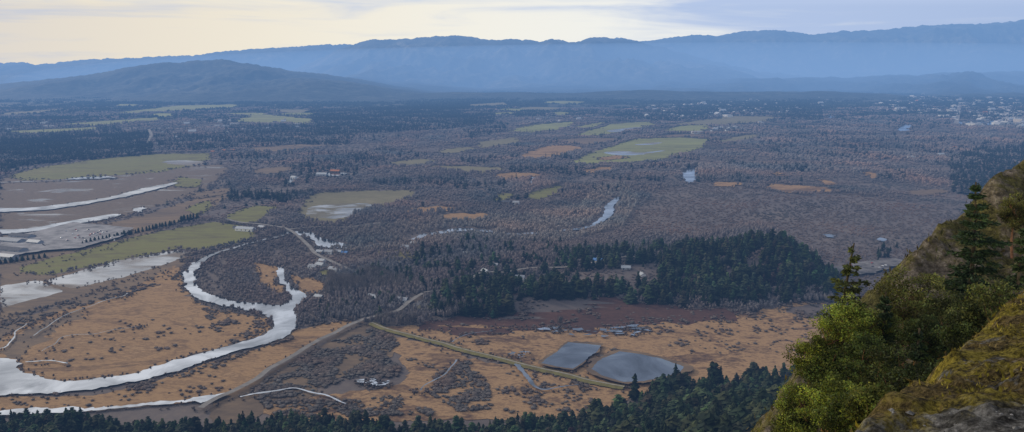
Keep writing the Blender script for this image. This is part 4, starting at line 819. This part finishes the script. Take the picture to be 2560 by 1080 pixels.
moss=MIX(nt,SMOOTH(nt,n4,.43,.54),mossd,mossb)
s3=nt.nodes.new('ShaderNodeSeparateXYZ'); nt.links.new(p,s3.inputs[0]); nearf=SMOOTH(nt,M(nt,'ADD',s3.outputs[1],M(nt,'MULTIPLY',n1,2.4)),6.7,7.05)
nt.links.new(MIX(nt,M(nt,'MULTIPLY',SMOOTH(nt,n1,.36,.43),nearf),rockc,moss),b.inputs['Base Color'])
bp=nt.nodes.new('ShaderNodeBump'); bp.inputs['Strength'].default_value=1; bp.inputs['Distance'].default_value=.18; nt.links.new(n2,bp.inputs['Height']); nt.links.new(bp.outputs[0],b.inputs['Normal'])
tag(link('rock_ledge',grid_mesh('rock_ledge',np.stack([BX,BY,BZ],-1)),m_ledge),'mossy yellow-green rock ledge in the bottom right corner','rock',kind='structure')
def leaves(cent,size,a=None,asp=.5,jit=1.):
    n=len(cent); A=rng.normal(size=(n,3)) if a is None else a+rng.normal(size=(n,3))*jit
    A/=np.linalg.norm(A,axis=1)[:,None]; B=np.cross(A,rng.normal(size=(n,3))); B/=np.linalg.norm(B,axis=1)[:,None]
    s=np.asarray(size)[:,None]; t1=np.stack([cent-A*s*.5,cent+B*s*asp*.5,cent+A*s*.5],1); t2=np.stack([cent-A*s*.5,cent+A*s*.5,cent-B*s*asp*.5],1)
    return np.stack([t1,t2],1).reshape(-1,3,3)
m_leaf=tintmat('leaf',.6,.25,False)
ii=rng.integers(0,BX.size,60000); c=np.stack([BX.ravel()[ii],BY.ravel()[ii],BZ.ravel()[ii]],-1)+rng.normal(0,.03,(60000,3))*[1,1,.3]
mk=np.array([mn.fractal(Vector(q*1.3),.75,2,4) for q in c]); mk2=np.array([mn.noise(Vector(q*3.1)) for q in c]); k=(mk+.35*mk2>.1)&(c[:,1]>5.6+.4*mk2); c=c[k]; mk=mk[k]; mk2=mk2[k]
col=np.where((mk>.24)[:,None],np.array([.26,.215,.037]),np.array([.135,.1,.038]))*(.25+.7*rng.random((len(c),1))+.8*np.clip(mk2[:,None]+.2,0,1))
tag(link('moss',np_mesh('moss',leaves(c,.04+.08*rng.random(len(c)),np.array([[-.25,0,1.]]),.28,.6),np.repeat(col,6,0).reshape(-1,3,3)),m_leaf),'yellow-green moss tufts on the near rock ledge','moss',kind='stuff')
ii=rng.integers(0,GX.size,46000); c=np.stack([GX.ravel()[ii],GY.ravel()[ii],(GZ+dz).ravel()[ii]],-1)+rng.normal(0,.2,(46000,3))*[1,1,.1]
mk=np.array([mn.fractal(Vector(q*.3),.8,2,3) for q in c])+.15*rng.normal(size=len(c)); c=c[mk>.06]
col=np.where(rng.random((len(c),1))<.45,np.array([.065,.07,.021]),np.array([.115,.092,.042]))*(.2+.9*rng.random((len(c),1)))
tag(link('grass',np_mesh('grass',leaves(c,.15+.33*rng.random(len(c)),np.array([[0,0,1.]]),.25,.5),np.repeat(col,6,0).reshape(-1,3,3)),m_leaf),'dry olive grass tufts on the rocky hillside','grass',kind='stuff')
tr=[]
for k in range(16000):
    i=rng.integers(0,BX.size); q=np.array([BX.ravel()[i],BY.ravel()[i],BZ.ravel()[i]])
    if q[1]>5.4+.25*rng.normal() or q[1]<3 or q[0]<1.8: continue
    s=.01+.03*rng.random()**2
    vv=[q+s*np.array([math.cos(a)*(.7+.5*rng.random()),math.sin(a)*(.7+.5*rng.random()),.1+.2*rng.random()]) for a in np.linspace(0,6.28,6)[:-1]]; top=q+np.array([0,0,s*.75])
    for j in range(5): tr.append([vv[j],vv[(j+1)%5],top])
if tr: tag(link('gravel',np_mesh('gravel',np.array(tr)),flat('grey_stone',(.16,.157,.155),.9,.42,9)),'grey stone rubble on the near ledge','gravel',kind='stuff')
# ------------------------------------------------------------------ foreground trees
m_fbark=flat('fir_bark',(.045,.036,.03),.95,.25,4.); m_red=flat('arbutus_bark',(.12,.062,.043),.8,.3,3.)
m_fneed=tintmat('fir_needles',.7,.15,False)
def fir(px,pt,dep,wpx,label,dens=1.,col=(.03,.05,.02),lean=0.,asym=.0):
    top=FP(px,pt,dep); bz_=float(zA(top[0],top[1]))-.3; H=max(top[2]-bz_,2.); base=np.array([top[0],top[1],bz_]); R=wpx*dep/F/2
    o=empty('fir_tree',base)
    axis=lambda z: np.array([lean*R*math.sin(math.pi*z/H),.1*lean*R*math.sin(2*math.pi*z/H),z])
    link('trunk',np_mesh('trunk',np.array(tube_np([axis(H*t) for t in (0,.25,.5,.75,.985)],[.016*H,.013*H,.01*H,.007*H,.003*H],7))),m_fbark,o)
    C=[];A=[];SZ_=[];BR=[]
    nw=int(9+H*1.5)
    for k in range(nw):
        f=(k+rng.random()*.5)/nw; z=H*(.06+.92*f); ax=axis(z)
        Lm=R*(1-f)**.78*(.65+.6*rng.random())+.07
        for j in range(int(6+3*rng.random())):
            if rng.random()>.5+.5*dens: continue
            a=rng.random()*6.283; L=Lm*(.5+.65*rng.random())*(1+asym*math.cos(a-math.pi*.05)); up_=.0+.42*f-.18*rng.random(); d=np.array([math.cos(a),math.sin(a),up_])
            tip=ax+d*L+np.array([0,0,-.14*L])
            BR+=tube_np([ax,ax+d*L*.6,tip],[.016,.011,.005],3)
            n=int((20+48*L)*dens)
            for q in range(n):
                t=.06+.97*rng.random()**.75; c=ax+d*L*t+np.array([0,0,-.14*L*t*t]); sd=np.array([-d[1],d[0],0])*(rng.normal()*.24*L*(1.1-t*.75))
                C.append(c+sd+rng.normal(0,.035,3)*[1,1,1.6]); A.append(d*.8+sd*1.2/(.2*L+.01)*.5+np.array([0,0,-.25])); SZ_.append(.1+.18*rng.random())
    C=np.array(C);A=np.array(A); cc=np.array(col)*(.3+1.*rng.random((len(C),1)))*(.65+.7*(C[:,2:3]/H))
    link('branches',np_mesh('branches',np.array(BR)),m_fbark,o)
    link('crown',np_mesh('crown',leaves(C,np.array(SZ_),A,.4,.35),np.repeat(cc,6,0).reshape(-1,3,3)),m_fneed,o)
    return tag(o,label,'tree')
def madrone(px,pt,dep,wpx,hpx,label,col=(.13,.17,.03),dens=1.):
    top=FP(px,pt,dep); bz_=float(zA(top[0],top[1]))-.3; base=np.array([top[0],top[1],bz_]); H=top[2]-bz_
    R=wpx*dep/F/2; HCr=min(hpx*dep/F,H*.92) if H>1 else 1.; H=max(H,1.2)
    o=empty('arbutus_tree',base); zc=H-HCr*.5; ph=rng.random()*6
    tp=[(0,0,0),(.12*R*math.cos(ph),.12*R*math.sin(ph),H*.25),(-.1*R,.1*R,max(H-HCr,.3*H)),(.05*R,0,zc)]
    link('trunk',np_mesh('trunk',np.array(tube_np(tp,[.05+.008*H,.045+.006*H,.035+.004*H,.025],7))),m_red,o)
    C=[];LB=[];shade=[]
    nt_=int((34+40*R)*dens)
    for k in range(nt_):
        d=rng.normal(size=3); d/=np.linalg.norm(d); rr=(.35+.6*rng.random()**.6)*(1+.3*mn.noise(Vector((d[0]*1.8+px,d[1]*1.8,d[2]*1.8))))
        tip=np.array([d[0]*R*rr,d[1]*R*rr,zc+d[2]*HCr*.5*rr])
        st=np.array(tp[2])+(np.array(tp[3])-np.array(tp[2]))*rng.random(); mid=(st+tip)/2+rng.normal(0,.12*R,3)+[0,0,-.08*R]
        if k%3==0: LB+=tube_np([st,mid,tip],[.024,.015,.006],4)
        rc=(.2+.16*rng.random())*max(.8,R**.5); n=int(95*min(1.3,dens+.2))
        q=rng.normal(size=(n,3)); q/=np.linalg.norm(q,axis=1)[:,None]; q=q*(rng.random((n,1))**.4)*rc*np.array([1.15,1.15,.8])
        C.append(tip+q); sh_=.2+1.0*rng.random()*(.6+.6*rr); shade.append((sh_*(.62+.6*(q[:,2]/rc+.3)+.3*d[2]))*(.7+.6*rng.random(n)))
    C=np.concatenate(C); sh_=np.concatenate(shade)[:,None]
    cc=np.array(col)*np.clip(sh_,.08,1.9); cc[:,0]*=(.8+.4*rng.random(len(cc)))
    link('limbs',np_mesh('limbs',np.array(LB)),m_red,o)
    link('crown',np_mesh('crown',leaves(C,.06+.06*rng.random(len(C)),None,.55),np.repeat(cc,6,0).reshape(-1,3,3)),m_leaf,o)
    return tag(o,label,'tree')
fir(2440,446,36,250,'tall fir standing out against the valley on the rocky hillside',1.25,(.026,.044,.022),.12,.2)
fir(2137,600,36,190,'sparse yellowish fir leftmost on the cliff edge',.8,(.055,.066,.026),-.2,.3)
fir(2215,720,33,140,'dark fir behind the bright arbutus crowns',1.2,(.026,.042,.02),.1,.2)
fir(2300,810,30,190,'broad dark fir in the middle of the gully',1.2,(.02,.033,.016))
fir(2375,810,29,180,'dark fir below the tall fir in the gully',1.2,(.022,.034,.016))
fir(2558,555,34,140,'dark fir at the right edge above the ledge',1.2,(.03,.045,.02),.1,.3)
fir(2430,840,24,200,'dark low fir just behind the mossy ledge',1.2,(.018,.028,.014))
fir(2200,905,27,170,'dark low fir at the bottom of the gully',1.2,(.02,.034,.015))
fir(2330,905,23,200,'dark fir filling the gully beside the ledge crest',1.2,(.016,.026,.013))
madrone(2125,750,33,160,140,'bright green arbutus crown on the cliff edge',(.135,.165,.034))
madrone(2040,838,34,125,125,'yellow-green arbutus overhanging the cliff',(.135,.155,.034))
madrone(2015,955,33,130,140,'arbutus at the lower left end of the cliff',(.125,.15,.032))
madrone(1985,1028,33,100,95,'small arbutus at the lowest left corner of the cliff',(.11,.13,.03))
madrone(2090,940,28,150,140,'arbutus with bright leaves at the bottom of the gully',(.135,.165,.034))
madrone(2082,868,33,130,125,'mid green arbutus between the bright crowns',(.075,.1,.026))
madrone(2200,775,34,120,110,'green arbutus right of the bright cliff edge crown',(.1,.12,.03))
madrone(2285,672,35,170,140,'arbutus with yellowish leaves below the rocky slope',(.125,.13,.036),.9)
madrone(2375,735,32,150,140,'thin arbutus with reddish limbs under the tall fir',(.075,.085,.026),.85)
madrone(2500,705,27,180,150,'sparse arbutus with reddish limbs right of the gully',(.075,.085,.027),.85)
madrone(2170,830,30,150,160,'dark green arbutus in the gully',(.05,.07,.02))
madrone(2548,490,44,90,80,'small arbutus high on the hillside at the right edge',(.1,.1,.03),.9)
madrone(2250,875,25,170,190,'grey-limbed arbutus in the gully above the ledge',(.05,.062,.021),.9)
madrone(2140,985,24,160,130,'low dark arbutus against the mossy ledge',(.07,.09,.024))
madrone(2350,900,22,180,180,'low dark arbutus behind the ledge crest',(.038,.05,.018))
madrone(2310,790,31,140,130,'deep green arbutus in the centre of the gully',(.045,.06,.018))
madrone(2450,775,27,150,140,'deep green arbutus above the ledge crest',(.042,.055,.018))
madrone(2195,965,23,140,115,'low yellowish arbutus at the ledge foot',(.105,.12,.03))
print('done',time.time()-T0)
